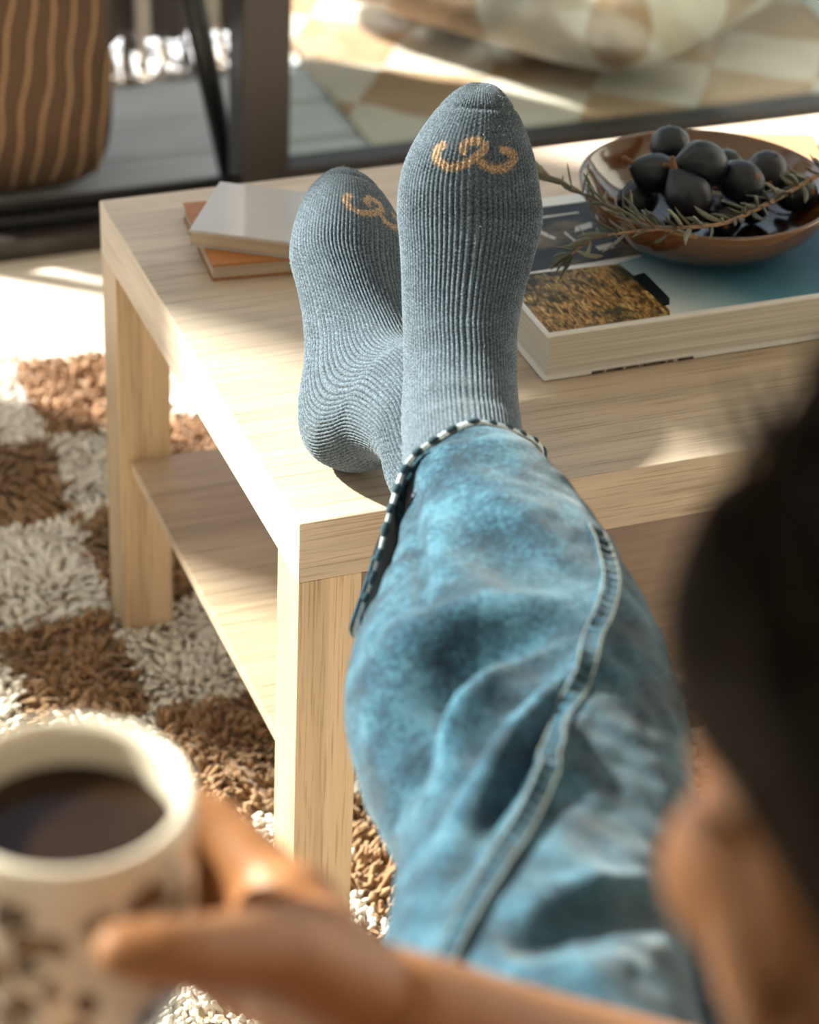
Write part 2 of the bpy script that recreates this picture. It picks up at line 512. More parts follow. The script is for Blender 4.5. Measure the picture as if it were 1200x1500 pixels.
def print_mat(kind):
    m, nt, n, l, b = newmat('print_' + kind)
    inp(b, rough=.5, spec=.3)
    if kind == 'grass':
        t1 = noise_tex(n, l, coords(n, l, (240, 70, 60), (0, 0, .7)), 1.0, 5, .75, 1.0)
        t2 = noise_tex(n, l, coords(n, l, (30, 42, 30), (0, 0, .9), loc=(.3, .8, 0)), 1.0, 4, .6)
        r1 = ramp(n, [(.36, (.010, .022, .028)), (.45, (.12, .075, .025)), (.54, (.46, .27, .09)), (.66, (.80, .60, .33))])
        r2 = ramp(n, [(.38, (.10, .15, .18)), (.48, (.70, .68, .58)), (.58, (1, .93, .8))])
        l.new(t1.outputs[0], r1.inputs[0]); l.new(t2.outputs[0], r2.inputs[0])
        c = mix(n, l, 'MULTIPLY', 1.0, r1.outputs[0], r2.outputs[0])
    elif kind == 'room':
        t1 = noise_tex(n, l, coords(n, l, (14, 30, 20), (0, 0, .1)), 1.0, 3, .6)
        r1 = ramp(n, [(.40, (.008, .012, .016)), (.50, (.026, .026, .026)), (.57, (.11, .080, .048)), (.68, (.17, .13, .085))])
        l.new(t1.outputs[0], r1.inputs[0]); c = r1.outputs[0]
    elif kind == 'sky':
        g = n.new('ShaderNodeVectorMath'); g.operation = 'DOT_PRODUCT'; g.inputs[1].default_value = (5.0, 2.5, 0)
        l.new(coords(n, l, loc=(-.117, 0, 0)), g.inputs[0])
        t1 = noise_tex(n, l, coords(n, l), 9, 3)
        r1 = ramp(n, [(.02, (.60, .62, .62)), (.28, (.28, .40, .46)), (.52, (.070, .20, .285)), (1, (.018, .085, .145))])
        a = n.new('ShaderNodeMath'); a.operation = 'MULTIPLY_ADD'; a.inputs[1].default_value = .12
        l.new(t1.outputs[0], a.inputs[0]); l.new(g.outputs['Value'], a.inputs[2])
        l.new(a.outputs[0], r1.inputs[0]); c = r1.outputs[0]
    elif kind == 'strip':
        t1 = noise_tex(n, l, coords(n, l, (160, 1, 20)), 1.0, 2)
        r1 = ramp(n, [(.40, (.02, .018, .016)), (.55, (.16, .10, .06)), (.62, (.45, .38, .30))])
        l.new(t1.outputs[0], r1.inputs[0]); c = r1.outputs[0]
    l.new(c, b.inputs['Base Color'])
    return m
e = .0035
print_poly('sky_print', [C(985, 460), (BW - e, e), (BW - e, BD - e), (.131, BD - e), (.131, .105), (.106, .100)], print_mat('sky'), .00015)
print_poly('grass_print', [(e, e), (.109, e), (.112, .012), (.112, .055), (.107, .098), (.045, .101), (e, .103)], print_mat('grass'), .0003)
print_poly('room_print', [(e, .104), (.150, .110), (.133, .160), (.131, BD - .018), (e, BD - .018)], print_mat('room'), .0003)
M_shape = plain('black_print', (.010, .016, .018), .3, .2, 60, 0)
print_poly('roof_print', [C(925, 405), C(944, 400), C(981, 437), C(981, 447), C(972, 449)], M_shape, .00045)
M_pale = plain('pale_print', (.55, .52, .48), .3, .1, 60, 0)
for pts in ([(843, 333), (866, 326), (868, 334), (842, 341)], [(788, 336), (806, 345), (803, 349), (786, 340)],
            [(804, 344), (815, 349), (812, 352), (802, 348)], [(828, 340), (848, 357), (845, 358), (826, 342)],
            [(872, 362), (897, 356), (900, 364), (878, 368)], [(792, 318), (848, 311), (848, 313), (792, 321)]):
    print_poly('window_print', [C(*p) for p in pts], M_pale, .0006)
blue = plain('blue_print', (.03, .15, .26), .3, .1, 40, 0)
print_poly('border_print', [(.131, BD - .018), (.137, BD - .018), (.156, .128), (.148, .120)], blue, .0005)
# small picture strip on the lower board's edge
b0, b1 = atz(862, 541, BZ + .0016), atz(1010, 517, BZ + .0016)
print_poly('edge_print', [(b0[0] - BX0, .0004), (b1[0] - BX0, .0004), (b1[0] - BX0, .0030), (b0[0] - BX0, .0030)], print_mat('strip'), vertical=True)

# tan notebook beyond the bowl
nbk = empty('notebook', (.688, .502, TH + .0002), math.radians(161))
tag(nbk, 'slim tan notebook lying on the table behind the bowl of figs', 'notebook')
M_tan = plain('tan_cover', (.50, .27, .13), .55, .06, 80, .05)
local_box('front_cover', (0, 0, .0055), (.15, .10, .007), M_tan, nbk)
local_box('page_block', (.001, .001, .0012), (.148, .099, .0055), M_page, nbk, .0003)
local_box('back_cover', (0, 0, 0), (.15, .10, .0012), M_tan, nbk, .0004)

# ------------------------------------------------------------------ bowl of figs
bc = atz(1036, 273, .541)
BZ0 = BZ + BH + .0008
bowl = empty('fruit_bowl', (bc[0], bc[1], BZ0))
tag(bowl, 'shallow glazed brown ceramic bowl of figs standing on the photo book', 'bowl')
def glaze():
    m, nt, n, l, b = newmat('brown_glaze')
    tc = n.new('ShaderNodeTexCoord'); sp = n.new('ShaderNodeSeparateXYZ'); l.new(tc.outputs['Object'], sp.inputs[0])
    mr = n.new('ShaderNodeMapRange'); mr.inputs[1].default_value = 0; mr.inputs[2].default_value = .05; l.new(sp.outputs[2], mr.inputs[0])
    t = noise_tex(n, l, coords(n, l, (12, 12, 120)), 1.0, 4, .6)
    a = n.new('ShaderNodeMath'); a.operation = 'MULTIPLY_ADD'; a.inputs[1].default_value = .35; l.new(t.outputs[0], a.inputs[0]); l.new(mr.outputs[0], a.inputs[2])
    r = ramp(n, [(.15, (.12, .042, .012)), (.22, (.012, .010, .011)), (.60, (.032, .014, .007)), (.80, (.080, .032, .010)), (1.0, (.110, .044, .014))])
    l.new(a.outputs[0], r.inputs[0]); l.new(r.outputs[0], b.inputs['Base Color'])
    inp(b, rough=.10, coat=.6, coat_r=.04)
    bump(n, l, b, t.outputs[0], .15, .0012)
    return m
M_glaze = glaze()
prof = [(0, .0035), (.043, .0035), (.046, 0), (.050, 0), (.052, .003), (.064, .0055), (.082, .0140), (.0965, .0275), (.1050, .0420), (.1078, .0500),
        (.1070, .0525), (.1045, .0520), (.1010, .0470), (.092, .036), (.077, .0225), (.058, .0125), (.030, .0085), (0, .008)]
v, f = lathe(catmull(prof, 70), 96)
link('bowl_body', mesh('bowl_body', v, f), M_glaze, bowl)

def fig_mat():
    m, nt, n, l, b = newmat('fig_skin')
    t = noise_tex(n, l, coords(n, l, (40, 40, 16)), 1.0, 4, .6)
    t2 = noise_tex(n, l, coords(n, l, (320, 320, 25)), 1.0, 3, .6)
    r = ramp(n, [(.30, (.005, .005, .008)), (.55, (.010, .012, .018)), (.75, (.024, .031, .043))])
    l.new(t.outputs[0], r.inputs[0]); l.new(r.outputs[0], b.inputs['Base Color'])
    inp(b, rough=.40, spec=.35); bump(n, l, b, t2.outputs[0], .5, .0012)
    return m
M_fig = fig_mat()
M_figstem = plain('fig_stem', (.15, .070, .030), .75, .3, 300, .3)
fig_prof = [(0, -.0180), (.003, -.0184), (.009, -.0168), (.0150, -.0105), (.0175, -.0015), (.0168, .0060), (.0128, .0130), (.0082, .0185), (.0046, .0225), (.0028, .0245), (0, .0247)]
pv, pf = lathe(catmull(fig_prof, 36), 36)
def fig_body_mesh(seed):
    v = pv.copy(); a = np.arctan2(v[:, 1], v[:, 0]); r = np.hypot(v[:, 0], v[:, 1])
    k = 1 + .042 * np.cos(11 * a + seed) * np.clip((v[:, 2] + .012) / .03, 0, 1) + .03 * np.cos(2 * a + seed * 2)
    v[:, 0] *= k; v[:, 1] *= k
    v[:, 0] += .0025 * np.sin(v[:, 2] * 60 + seed) 
    me = mesh('fig_body', v, pf); me.materials.append(M_fig); return me
fig_meshes = [fig_body_mesh(s) for s in (0, 1.3, 2.6, 4.1)]
sv, sf = tube_data(catmull([(0, 0, .0215), (.0004, 0, .0255), (.0012, .0004, .0295), (.0026, .001, .0330)], 9), np.linspace(.0028, .0018, 9), 8)
stem_me = mesh('fig_stem', sv, sf); stem_me.materials.append(M_figstem)
ev, ef = lathe([(0, -.0186), (.0022, -.0188), (.0028, -.0183), (.0018, -.0176), (0, -.0176)], 12)
eye_me = mesh('fig_eye', ev, ef); eye_me.materials.append(plain('fig_eye', (.20, .075, .035), .8, .2, 400, .3))
# px, py, height above table datum, scale, direction of the stem end
figs = [(1030, 242, .5620, 1.12, (-1.0, -.05, .05), 'fig on top of the heap in the brown bowl, its stem pointing sideways'),
        (984, 226, .5480, .95, (.35, .9, .1), 'fig at the back of the heap, tucked behind the topmost fig'),
        (1008, 289, .5450, 1.05, (-.30, .45, .75), 'plump fig with raised stem in the middle of the heap'),
        (950, 277, .5360, 1.0, (-.85, .1, .35), 'fig on the sock side of the heap, its stem pointing outward'),
        (1084, 272, .5450, 1.05, (-.3, .7, -.5), 'fig in the heap with its tan eye turned outward'),
        (1136, 280, .5330, .95, (.3, .9, .1), 'round fig resting against the glossy bowl wall beyond the long rosemary'),
        (990, 258, .5330, .90, (-.9, .4, .2), 'small fig wedged under the topmost fig'),
        (942, 304, .5180, .92, (-.95, -.15, .1), 'low fig beside the bowl wall above the rosemary fork'),
        (1064, 250, .5370, .92, (.4, .8, .3), 'fig half hidden behind the topmost fig'),
        (1156, 306, .5180, .95, (-.3, .6, -.4), 'low fig under the rosemary stem by the bowl wall'),
        (1008, 326, .5160, .85, (.8, .2, .2), 'low fig peeping out over the rosemary in the bowl'),
        (1062, 324, .5160, .88, (.3, .9, .1), 'low dark fig behind the middle of the rosemary stem'),
        (1104, 308, .5160, .85, (-.7, -.2, .4), 'low fig between the rosemary stem and the round fig')]
FP = np.array([atz(a, b_, z) for a, b_, z, *_ in figs]); FR = np.array([.0172 * s for *_x, s, _d2, _l in figs])
for it in range(60):            # let them settle apart and inside the bowl
    for i in range(len(FP)):
        for j in range(i):
            d = FP[i] - FP[j]; L = np.linalg.norm(d); need = (FR[i] + FR[j]) * .97
            if L < need:
                s = d / (L + 1e-9) * (need - L) * .5
                FP[i] += s; FP[j] -= s
        rr = FP[i][:2] - bc[:2]; R = np.hypot(*rr)
        lim = .094 - FR[i]
        if R > lim: FP[i][:2] = bc[:2] + rr / R * lim
        R = min(R, lim)
        zmin = BZ0 + .0125 + 3.6 * max(0, R + .4 * FR[i] - .03)**2 + FR[i]
        FP[i][2] = max(FP[i][2], zmin)
for i, (a, b_, z, s, dr, lab) in enumerate(figs):
    fg = empty('fig', FP[i]); tag(fg, lab, 'fig', 'figs in the brown bowl')
    fg.rotation_euler = Vector(dr).to_track_quat('Z', 'X').to_euler(); fg.scale = (s, s, s)
    for nm, me in (('fig_body', fig_meshes[i % 4]), ('fig_stem', stem_me), ('fig_eye', eye_me)):
        o = bpy.data.objects.new(nm, me); COL.objects.link(o); o.parent = fg

# ------------------------------------------------------------------ rosemary
M_rstem = plain('rosemary_bark', (.26, .155, .085), .8, .3, 300, .3)
def rleaf_mat():
    m, nt, n, l, b = newmat('rosemary_leaf')
    oi = n.new('ShaderNodeObjectInfo')
    r = ramp(n, [(0, (.045, .050, .034)), (.5, (.085, .088, .060)), (1, (.17, .155, .105))])
    l.new(oi.outputs['Random'], r.inputs[0]); l.new(r.outputs[0], b.inputs['Base Color']); inp(b, rough=.55)
    return m
M_rleaf = rleaf_mat()
lv, lf = tube_data([(0, 0, 0), (.004, 0, .0006), (.010, 0, .0012), (.016, 0, .0008), (.0205, 0, -.0004)], [.0006, .0014, .0016, .0013, .0003], 6, True, .5)
leaf_me = mesh('leaf', lv, lf); leaf_me.materials.append(M_rleaf)
def sprig(label, path, dens, seed, tipfan=7):
    rs = np.random.default_rng(seed)
    K = np.array([atz(a, b_, z) for a, b_, z in path])
    Pp = catmull(K, 12 * (len(K) - 1) + 1)
    sp = empty('rosemary_sprig', K[0]); tag(sp, label, 'herb', 'rosemary in the bowl')
    v, f = tube_data(Pp - K[0], np.linspace(.0009, .0021, len(Pp)), 8)
    link('stem', mesh('stem', v, f), M_rstem, sp)
    T, A, B = frames(Pp)
    seglen = np.linalg.norm(np.diff(Pp, axis=0), axis=1); cum = np.r_[0, np.cumsum(seglen)]
    def put(pos, d, up, s):
        o = bpy.data.objects.new('leaf', leaf_me); COL.objects.link(o); o.parent = sp
        d = Vector(d).normalized(); up = Vector(up); z = (up - d * up.dot(d)).normalized(); y = z.cross(d)
        R = Matrix((d, y, z)).transposed().to_4x4()
        o.matrix_local = Matrix.Translation(Vector(pos - K[0])) @ R @ Matrix.Scale(s, 4)
    s = .004; k = 0
    while s < cum[-1] - .002:
        i = min(int(np.searchsorted(cum, s)), len(Pp) - 1)
        for side in (0, np.pi):
            a = k * 1.35 + side + rs.normal(0, .35)
            out = np.cos(a) * A[i] + np.sin(a) * B[i]
            if out[2] < -.35: out[2] *= -.6
            d = -T[i] * rs.uniform(.35, .95) + out * rs.uniform(.6, 1.0)
            put(Pp[i], d, rs.normal(0, 1, 3), rs.uniform(.8, 1.45))
        s += dens * rs.uniform(.7, 1.3); k += 1
    for q in range(tipfan):
        d = -T[0] + .28 * (A[0] * rs.normal() + B[0] * rs.normal())
        put(Pp[0], d, rs.normal(0, 1, 3), rs.uniform(.9, 1.35))
    return sp
sprig('rosemary sprig with needle leaves resting across the bowl rim, tip near the sock',
      [(806, 262, .560), (850, 282, .556), (890, 300, .557), (930, 318, .556), (975, 336, .552), (1020, 347, .545)], .0075, 3, 5)
sprig('long rosemary sprig lying along the front rim of the bowl, tip over the photo book',
      [(838, 372, .523), (872, 349, .540), (915, 341, .552), (960, 336, .556), (1010, 333, .557), (1060, 327, .557), (1110, 306, .557), (1160, 279, .557), (1215, 247, .562)], .0080, 5, 8)

# ------------------------------------------------------------------ cup of coffee
cc = at(98, 1158, .872)              # centre of the rim
CUPH = .096
cup = empty('coffee_cup', (cc[0], cc[1], cc[2] - CUPH))
tag(cup, 'cream stoneware cup with brown leopard spots, held in the raised hand', 'cup')
def cup_mat():
    m, nt, n, l, b = newmat('leopard_glaze')
    vec = coords(n, l, (1, 1, 1))
    nz = noise_tex(n, l, vec, 60, 2)
    wv = n.new('ShaderNodeVectorMath'); wv.operation = 'MULTIPLY_ADD'; wv.inputs[1].default_value = (.010, .010, .010)
    l.new(nz.outputs['Color'], wv.inputs[0]); l.new(vec, wv.inputs[2])
    vo = n.new('ShaderNodeTexVoronoi'); vo.inputs['Scale'].default_value = 80; vo.inputs['Randomness'].default_value = .8
    l.new(wv.outputs[0], vo.inputs['Vector'])
    ring = ramp(n, [(.0, (.20, .10, .045)), (.26, (.22, .115, .05)), (.36, (.060, .030, .016)), (.49, (.07, .035, .018)), (.55, (.60, .50, .41))])
    l.new(vo.outputs['Distance'], ring.inputs[0])
    # the pattern stops below the rim
    tc = n.new('ShaderNodeTexCoord'); sp = n.new('ShaderNodeSeparateXYZ'); l.new(tc.outputs['Object'], sp.inputs[0])
    st = n.new('ShaderNodeMapRange'); st.inputs[1].default_value = .082; st.inputs[2].default_value = .084; l.new(sp.outputs[2], st.inputs[0])
    x2 = n.new('ShaderNodeVectorMath'); x2.operation = 'LENGTH'
    cb = n.new('ShaderNodeCombineXYZ'); l.new(sp.outputs[0], cb.inputs[0]); l.new(sp.outputs[1], cb.inputs[1]); l.new(cb.outputs[0], x2.inputs[0])
    inn = n.new('ShaderNodeMath'); inn.operation = 'LESS_THAN'; inn.inputs[1].default_value = .0415; l.new(x2.outputs['Value'], inn.inputs[0])
    low = n.new('ShaderNodeMath'); low.operation = 'GREATER_THAN'; low.inputs[1].default_value = .020; l.new(sp.outputs[2], low.inputs[0])
    inn2 = n.new('ShaderNodeMath'); inn2.operation = 'MULTIPLY'; l.new(inn.outputs[0], inn2.inputs[0]); l.new(low.outputs[0], inn2.inputs[1])
    mx = n.new('ShaderNodeMath'); mx.operation = 'MAXIMUM'; l.new(st.outputs[0], mx.inputs[0]); l.new(inn2.outputs[0], mx.inputs[1])
    c = mix(n, l, 'MIX', mx.outputs[0], ring.outputs[0], (.62, .54, .44))
    l.new(c, b.inputs['Base Color']); inp(b, rough=.28, coat=.3)
    return m
M_cup = cup_mat()
cp = [(0, 0), (.030, 0), (.0345, .002), (.039, .008), (.0425, .020), (.0438, .045), (.0440, .075), (.0442, .090), (.0438, .0945), (.0418, .096), (.0395, .0945),
      (.0382, .090), (.0378, .060), (.0372, .025), (.032, .012), (.018, .009), (0, .009)]
v, f = lathe(catmull(cp, 64), 80)
link('cup_body', mesh('cup_body', v, f), M_cup, cup)
mco, nt, n, l, b = newmat('black_coffee')
t = noise_tex(n, l, coords(n, l), 30, 2); r = ramp(n, [(.3, (.012, .006, .003)), (.7, (.020, .010, .005))]); l.new(t.outputs[0], r.inputs[0]); l.new(r.outputs[0], b.inputs['Base Color'])
inp(b, rough=.06, spec=.22)
v, f = lathe([(0, .060), (.0374, .060), (.0374, .0785), (.0365, .0780), (.030, .0779), (0, .0779)], 64)
link('coffee', mesh('coffee', v, f), mco, cup)

# ------------------------------------------------------------------ the person
person = empty('person', (-.10, -.78, 0))
tag(person, 'person in blue jeans and grey wool socks with feet crossed on the table', 'person')
PB = np.array([-.10, -.78, 0.0])
def plink(name, me, mat, parent=person):
    o = link(name, me, mat, parent)
    return o

# ---- socks
def sock_mat():
    m, nt, n, l, b = newmat('grey_wool')
    at_ = n.new('ShaderNodeAttribute'); at_.attribute_name = 'tint'
    t = noise_tex(n, l, coords(n, l), 700, 3, .7)
    t2 = noise_tex(n, l, coords(n, l), 90, 3, .6)
    r = ramp(n, [(.38, (.34, .37, .40)), (.50, (1, 1, 1)), (.62, (2.0, 1.95, 1.9))])
    l.new(t.outputs[0], r.inputs[0])
    r2 = ramp(n, [(.3, (.88, .88, .88)), (.7, (1.1, 1.1, 1.1))]); l.new(t2.outputs[0], r2.inputs[0])
    c = mix(n, l, 'MULTIPLY', .8, at_.outputs['Color'], r.outputs[0])
    c = mix(n, l, 'MULTIPLY', 1.0, c, r2.outputs[0])
    l.new(c, b.inputs['Base Color'])
    inp(b, rough=.95, sheen=.18, sheen_r=.5, spec=.08)
    bump(n, l, b, t.outputs[0], .6, .0009)
    return m
M_sock = sock_mat()
M_fuzz = plain('wool_fuzz', (.36, .41, .45), .95, .2, 300, 0)
WOOL = np.array([.064, .086, .112]); LOGO = np.array([.30, .205, .135])
# dorsal (a, n), plantar (a, n), half width, shift to the medial side
FOOT = [(.2545, .026, .2545, .021, .0050, .007), (.2525, .034, .2530, .014, .0110, .007), (.2450, .045, .2470, .006, .0195, .006), (.230, .055, .235, .000, .0300, .005),
        (.209, .063, .215, -.002, .0410, .003), (.184, .0685, .190, -.003, .0485, .002), (.158, .073, .163, .000, .0505, .003), (.134, .079, .138, .005, .0465, .002), (.110, .087, .110, .007, .0425, 0),
        (.090, .097, .074, .005, .0395, -.001), (.073, .108, .040, -.001, .039, 0), (.062, .118, .012, .004, .0395, 0), (.055, .127, -.006, .022, .040, 0),
        (.049, .136, -.013, .045, .040, 0), (.041, .147, -.017, .072, .040, 0)]
def build_sock(O, T, leg, label, sc=1.0, medial_sign=1.0, legw=None, extra=(), NR=86, rows=280):
    T = np.array(T, float); T /= np.linalg.norm(T); leg = np.array(leg, float); leg /= np.linalg.norm(leg)
    N = leg - T * (leg @ T); N /= np.linalg.norm(N)
    MED = -np.cross(T, N) * medial_sign
    phi = math.acos(float(leg @ T)); ld = np.array([math.cos(phi), math.sin(phi)]); pd = np.array([ld[1], -ld[0]])
    st = []
    for (a, n_, a2, n2, w, mo) in FOOT:
        D = O + sc * (a * T + n_ * N + mo * MED); Pp = O + sc * (a2 * T + n2 * N + mo * MED)
        st.append(np.r_[D, Pp, w * sc])
    c0 = np.array([.012, .115])
    lw_ = leg if legw is None else np.array(legw, float) / np.linalg.norm(legw)
    for s_, h_, w_ in ((.035, .0400, .0405), (.065, .0400, .0405), (.095, .0405, .0405), (.125, .041, .041)) + extra:
        u_ = min(1.0, s_ / .065); dr = leg * (1 - u_) + lw_ * u_; dr /= np.linalg.norm(dr)
        c = O + sc * (c0[0] * T + c0[1] * N + s_ * dr)
        q_ = pd[0] * T + pd[1] * N; q_ = q_ - dr * (q_ @ dr); q_ /= np.linalg.norm(q_)
        st.append(np.r_[c + sc * q_ * h_, c - sc * q_ * h_, w_ * sc])
    # even out arc length
    K = catmull(st, rows * 2)
    cen = (K[:, :3] + K[:, 3:6]) / 2
    ln = np.r_[0, np.cumsum(np.linalg.norm(np.diff(K[:, :3], axis=0), axis=1) * .6 + np.linalg.norm(np.diff(K[:, 3:6], axis=0), axis=1) * .4)]
    tt = np.linspace(0, ln[-1], rows)
    K = np.stack([np.interp(tt, ln, K[:, q]) for q in range(7)], 1)
    cols = NR * 4
    th = np.linspace(0, 2 * np.pi, cols, endpoint=False)
    D, Pp, w = K[:, :3], K[:, 3:6], K[:, 6]
    cen = (D + Pp) / 2; hv = (D - Pp) / 2
    ex = 2 / 2.35
    cs = np.sign(np.cos(th)) * np.abs(np.cos(th))**ex; sn = np.sign(np.sin(th)) * np.abs(np.sin(th))**ex
    V = cen[:, None] + cs[None, :, None] * (MED[None, None] * w[:, None, None]) + sn[None, :, None] * hv[:, None]
    # normals for the knit relief
    dU = np.roll(V, -1, 1) - np.roll(V, 1, 1); dV = np.gradient(V, axis=0)
    Nn = np.cross(dU, dV); Nn /= np.linalg.norm(Nn, axis=2)[..., None] + 1e-12
    if np.mean(np.einsum('ijk,ijk->ij', Nn, V - cen[:, None])) < 0: Nn = -Nn
    fade = np.clip((tt - .055) / .05, 0, 1)[:, None]
    wob = np.array([noise.noise((x * 40, 3.3, 0)) for x in tt]) * .55
    ph = NR * th[None] + wob[:, None]
    rib = np.abs(np.cos(ph / 2 * 1.0))**.7 - .6
    stitch = np.cos(tt[:, None] * 2 * np.pi / .0031 + np.pi * (np.floor(ph / (2 * np.pi)) % 2))
    toe = 1 - fade
    lump = np.zeros((rows, cols))
    for i in range(0, rows):
        pass
    disp = fade * (.00125 * rib + .00032 * stitch) + toe * (.00035 * np.cos(ph) * .5 + .00025 * stitch)
    # toe seam
    disp += -.0013 * np.exp(-((tt[:, None] - .030) / .0016)**2) * (sn[None] > -.2)
    V = V + Nn * disp[..., None]
    # colour: wool with the knitted scroll in tan on the toe
    col = np.broadcast_to(WOOL, (rows, cols, 3)).copy()
    dark = np.clip(1 - tt / .10, 0, 1)[:, None, None]  # toe shade and its denser knit both put into the wool colour
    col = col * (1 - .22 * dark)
    col = col * (1 + fade * (.30 * np.clip(rib, 0, 1) / .4 - .72 * np.clip(-rib, 0, 1) / .6) + .14 * stitch)[..., None]  # shade in the rib grooves is painted into the wool colour
    flat_u = np.einsum('ijk,k->ij', V - cen[:, None], -MED) # across, + lateral
    # in the reading frame: x to the picture's right when toes point up
    right = np.cross(T, N); xx = np.einsum('ijk,k->ij', V - cen[:, None], right)
    yy = -(tt - .064)[:, None] + 0 * xx
    def seg_dist(poly):
        P = catmull(poly, 60); best = np.full(xx.shape, 9.0)
        for k in range(len(P)):
            best = np.minimum(best, (xx - P[k][0])**2 + (yy - P[k][1])**2)
        return np.sqrt(best)
    k = 1 / 5050 * sc
    c1 = [(600, 262), (580, 285), (585, 318), (625, 337), (672, 328), (715, 298), (745, 268), (730, 243), (700, 238), (672, 256), (672, 278)]
    c2 = [(735, 315), (765, 334), (815, 332), (848, 306), (845, 280), (812, 268)]
    dd = np.minimum(seg_dist([((x - 713) * k, -(y - 290) * k) for x, y in c1]), seg_dist([((x - 713) * k, -(y - 290) * k) for x, y in c2]))
    knit = .0004 * np.cos(ph) + .0003 * stitch
    m = ((dd + knit) < .0029 * sc) & (sn[None] > 0)
    col[m] = LOGO * (1 - .25 * np.clip(-rib[m if rib.shape == m.shape else np.broadcast_to(m, rib.shape)], 0, 1))[:, None]
    vv = V.reshape(-1, 3)
    cc_ = col.reshape(-1, 3)
    f = grid_faces(rows, cols); tip = len(vv)
    vv = np.vstack([vv, V[0].mean(0) + T * .0008 * sc]); cc_ = np.vstack([cc_, cc_[0]])
    f += [[tip, (j + 1) % cols, j] for j in range(cols)]
    sk = plink('sock', mesh('sock', vv - PB, f, True, None, cc_), M_sock)
    tag(sk, label)
    # loose wool fibres
    nf = 5200
    ii = rng.integers(2, rows - 2, nf); jj = rng.integers(0, cols, nf)
    p = V[ii, jj]; nn = Nn[ii, jj]
    d = nn * rng.uniform(.3, 1, (nf, 1)) + rng.normal(0, .6, (nf, 3)); d /= np.linalg.norm(d, axis=1)[:, None]
    Ls = rng.uniform(.0008, .0026, (nf, 1)); side = np.cross(d, rng.normal(0, 1, (nf, 3))); side /= np.linalg.norm(side, axis=1)[:, None]
    wd = .00009
    q = np.stack([p - side * wd, p + side * wd, p + d * Ls * .6 + side * wd + nn * .0002, p + d * Ls + nn * .0001], 1).reshape(-1, 3)
    ff = (np.arange(nf)[:, None] * 4 + np.arange(4)[None]).tolist()
    fz = link('wool_fuzz', mesh('wool_fuzz', q - PB, ff), M_fuzz, sk); fz['kind'] = 'stuff'
    return dict(ank=O + sc * (c0[0] * T + c0[1] * N), leg=leg, lw=lw_)
SL = build_sock(np.array([.115, .000, .5000]), (.165, .41, .895), (-.33, -.93, .06), 'grey ribbed wool sock with tan scroll, upright foot over the photo book side', 1.0, -1.0)
_T = np.array([.31, .78, .52]); _T /= np.linalg.norm(_T)
_N = np.array([.26, -.85, .45]); _N -= _T * (_N @ _T); _N /= np.linalg.norm(_N)
_a = math.radians(128)
SR = build_sock(np.array([.037, .070, .4480]), _T, math.cos(_a) * _T + math.sin(_a) * _N, 'grey ribbed wool sock with tan scroll, tilted foot beside the small books', .98, 1.0, (.06, -.95, -.24), ((.16, .041, .041), (.20, .040, .040), (.24, .038, .038)))

# ---- jeans
def denim_mat():
    m, nt, n, l, b = newmat('washed_denim')
    v = coords(n, l)
    t1 = noise_tex(n, l, v, 26, 4, .6)
    t2 = noise_tex(n, l, v, 330, 5, .75)
    t3 = noise_tex(n, l, coords(n, l, (1500, 500, 900), (.3, .2, .7)), 1.0, 2, .6)
    r1 = ramp(n, [(.42, (.004, .019, .034)), (.50, (.012, .050, .082)), (.58, (.044, .118, .168))])
    a = n.new('ShaderNodeMath'); a.operation = 'MULTIPLY_ADD'; a.inputs[1].default_value = .55
    l.new(t2.outputs[0], a.inputs[0])
    s = n.new('ShaderNodeMath'); s.operation = 'MULTIPLY'; s.inputs[1].default_value = .45; l.new(t1.outputs[0], s.inputs[0]); l.new(s.outputs[0], a.inputs[2])
    l.new(a.outputs[0], r1.inputs[0])
    r3 = ramp(n, [(.35, (.82, .84, .86)), (.65, (1.14, 1.14, 1.14))]); l.new(t3.outputs[0], r3.inputs[0])
    c = mix(n, l, 'MULTIPLY', .9, r1.outputs[0], r3.outputs[0])
    at_ = n.new('ShaderNodeAttribute'); at_.attribute_name = 'tint'
    c = mix(n, l, 'MULTIPLY', 1.0, c, at_.outputs['Color'])
    l.new(c, b.inputs['Base Color']); inp(b, rough=.9, sheen=.15, spec=.15)
    bump(n, l, b, t3.outputs[0], .35, .0007)
    return m
M_denim = denim_mat()
M_hem = plain('worn_hem_edge', (.40, .46, .50), .9, .25, 260, .3)
M_hemdark = plain('indigo_hem_dashes', (.014, .040, .058), .95, .3, 300, .2)
M_thread = plain('seam_thread', (.24, .25, .22), .8, .15, 500, .1)
# left and right outline with distance, from the ankle up to the hip
LEGST = [  # centre depth, left px, right px, half thickness
    (1.625, (592, 735), (812, 705), .047), (1.593, (588, 800), (868, 782), .054), (1.551, (568, 870), (912, 850), .060), (1.515, (536, 940), (948, 915), .064),
    (1.460, (508, 1022), (982, 990), .068), (1.409, (516, 1105), (1005, 1070), .070), (1.359, (552, 1185), (1015, 1165), .070), (1.322, (588, 1240), (1018, 1230), .070),
    (1.285, (582, 1300), (1015, 1300), .071), (1.239, (566, 1375), (1010, 1390), .072), (1.184, (548, 1470), (1015, 1490), .075), (1.120, (535, 1580), (1040, 1620), .080),
    (1.056, (520, 1720), (1090, 1790), .086), (0.991, (480, 1930), (1130, 2010), .09)]
hem_keys = [(792, 668, 1.690), (755, 634, 1.655), (690, 620, 1.622), (628, 650, 1.608), (586, 694, 1.598), (563, 770, 1.588), (540, 850, 1.580), (516, 926, 1.580),
            (545, 925, 1.650), (640, 850, 1.690), (740, 760, 1.705)]
COLS = 200
hk = np.array([at(*h) for h in hem_keys])
hc = hk.mean(0)
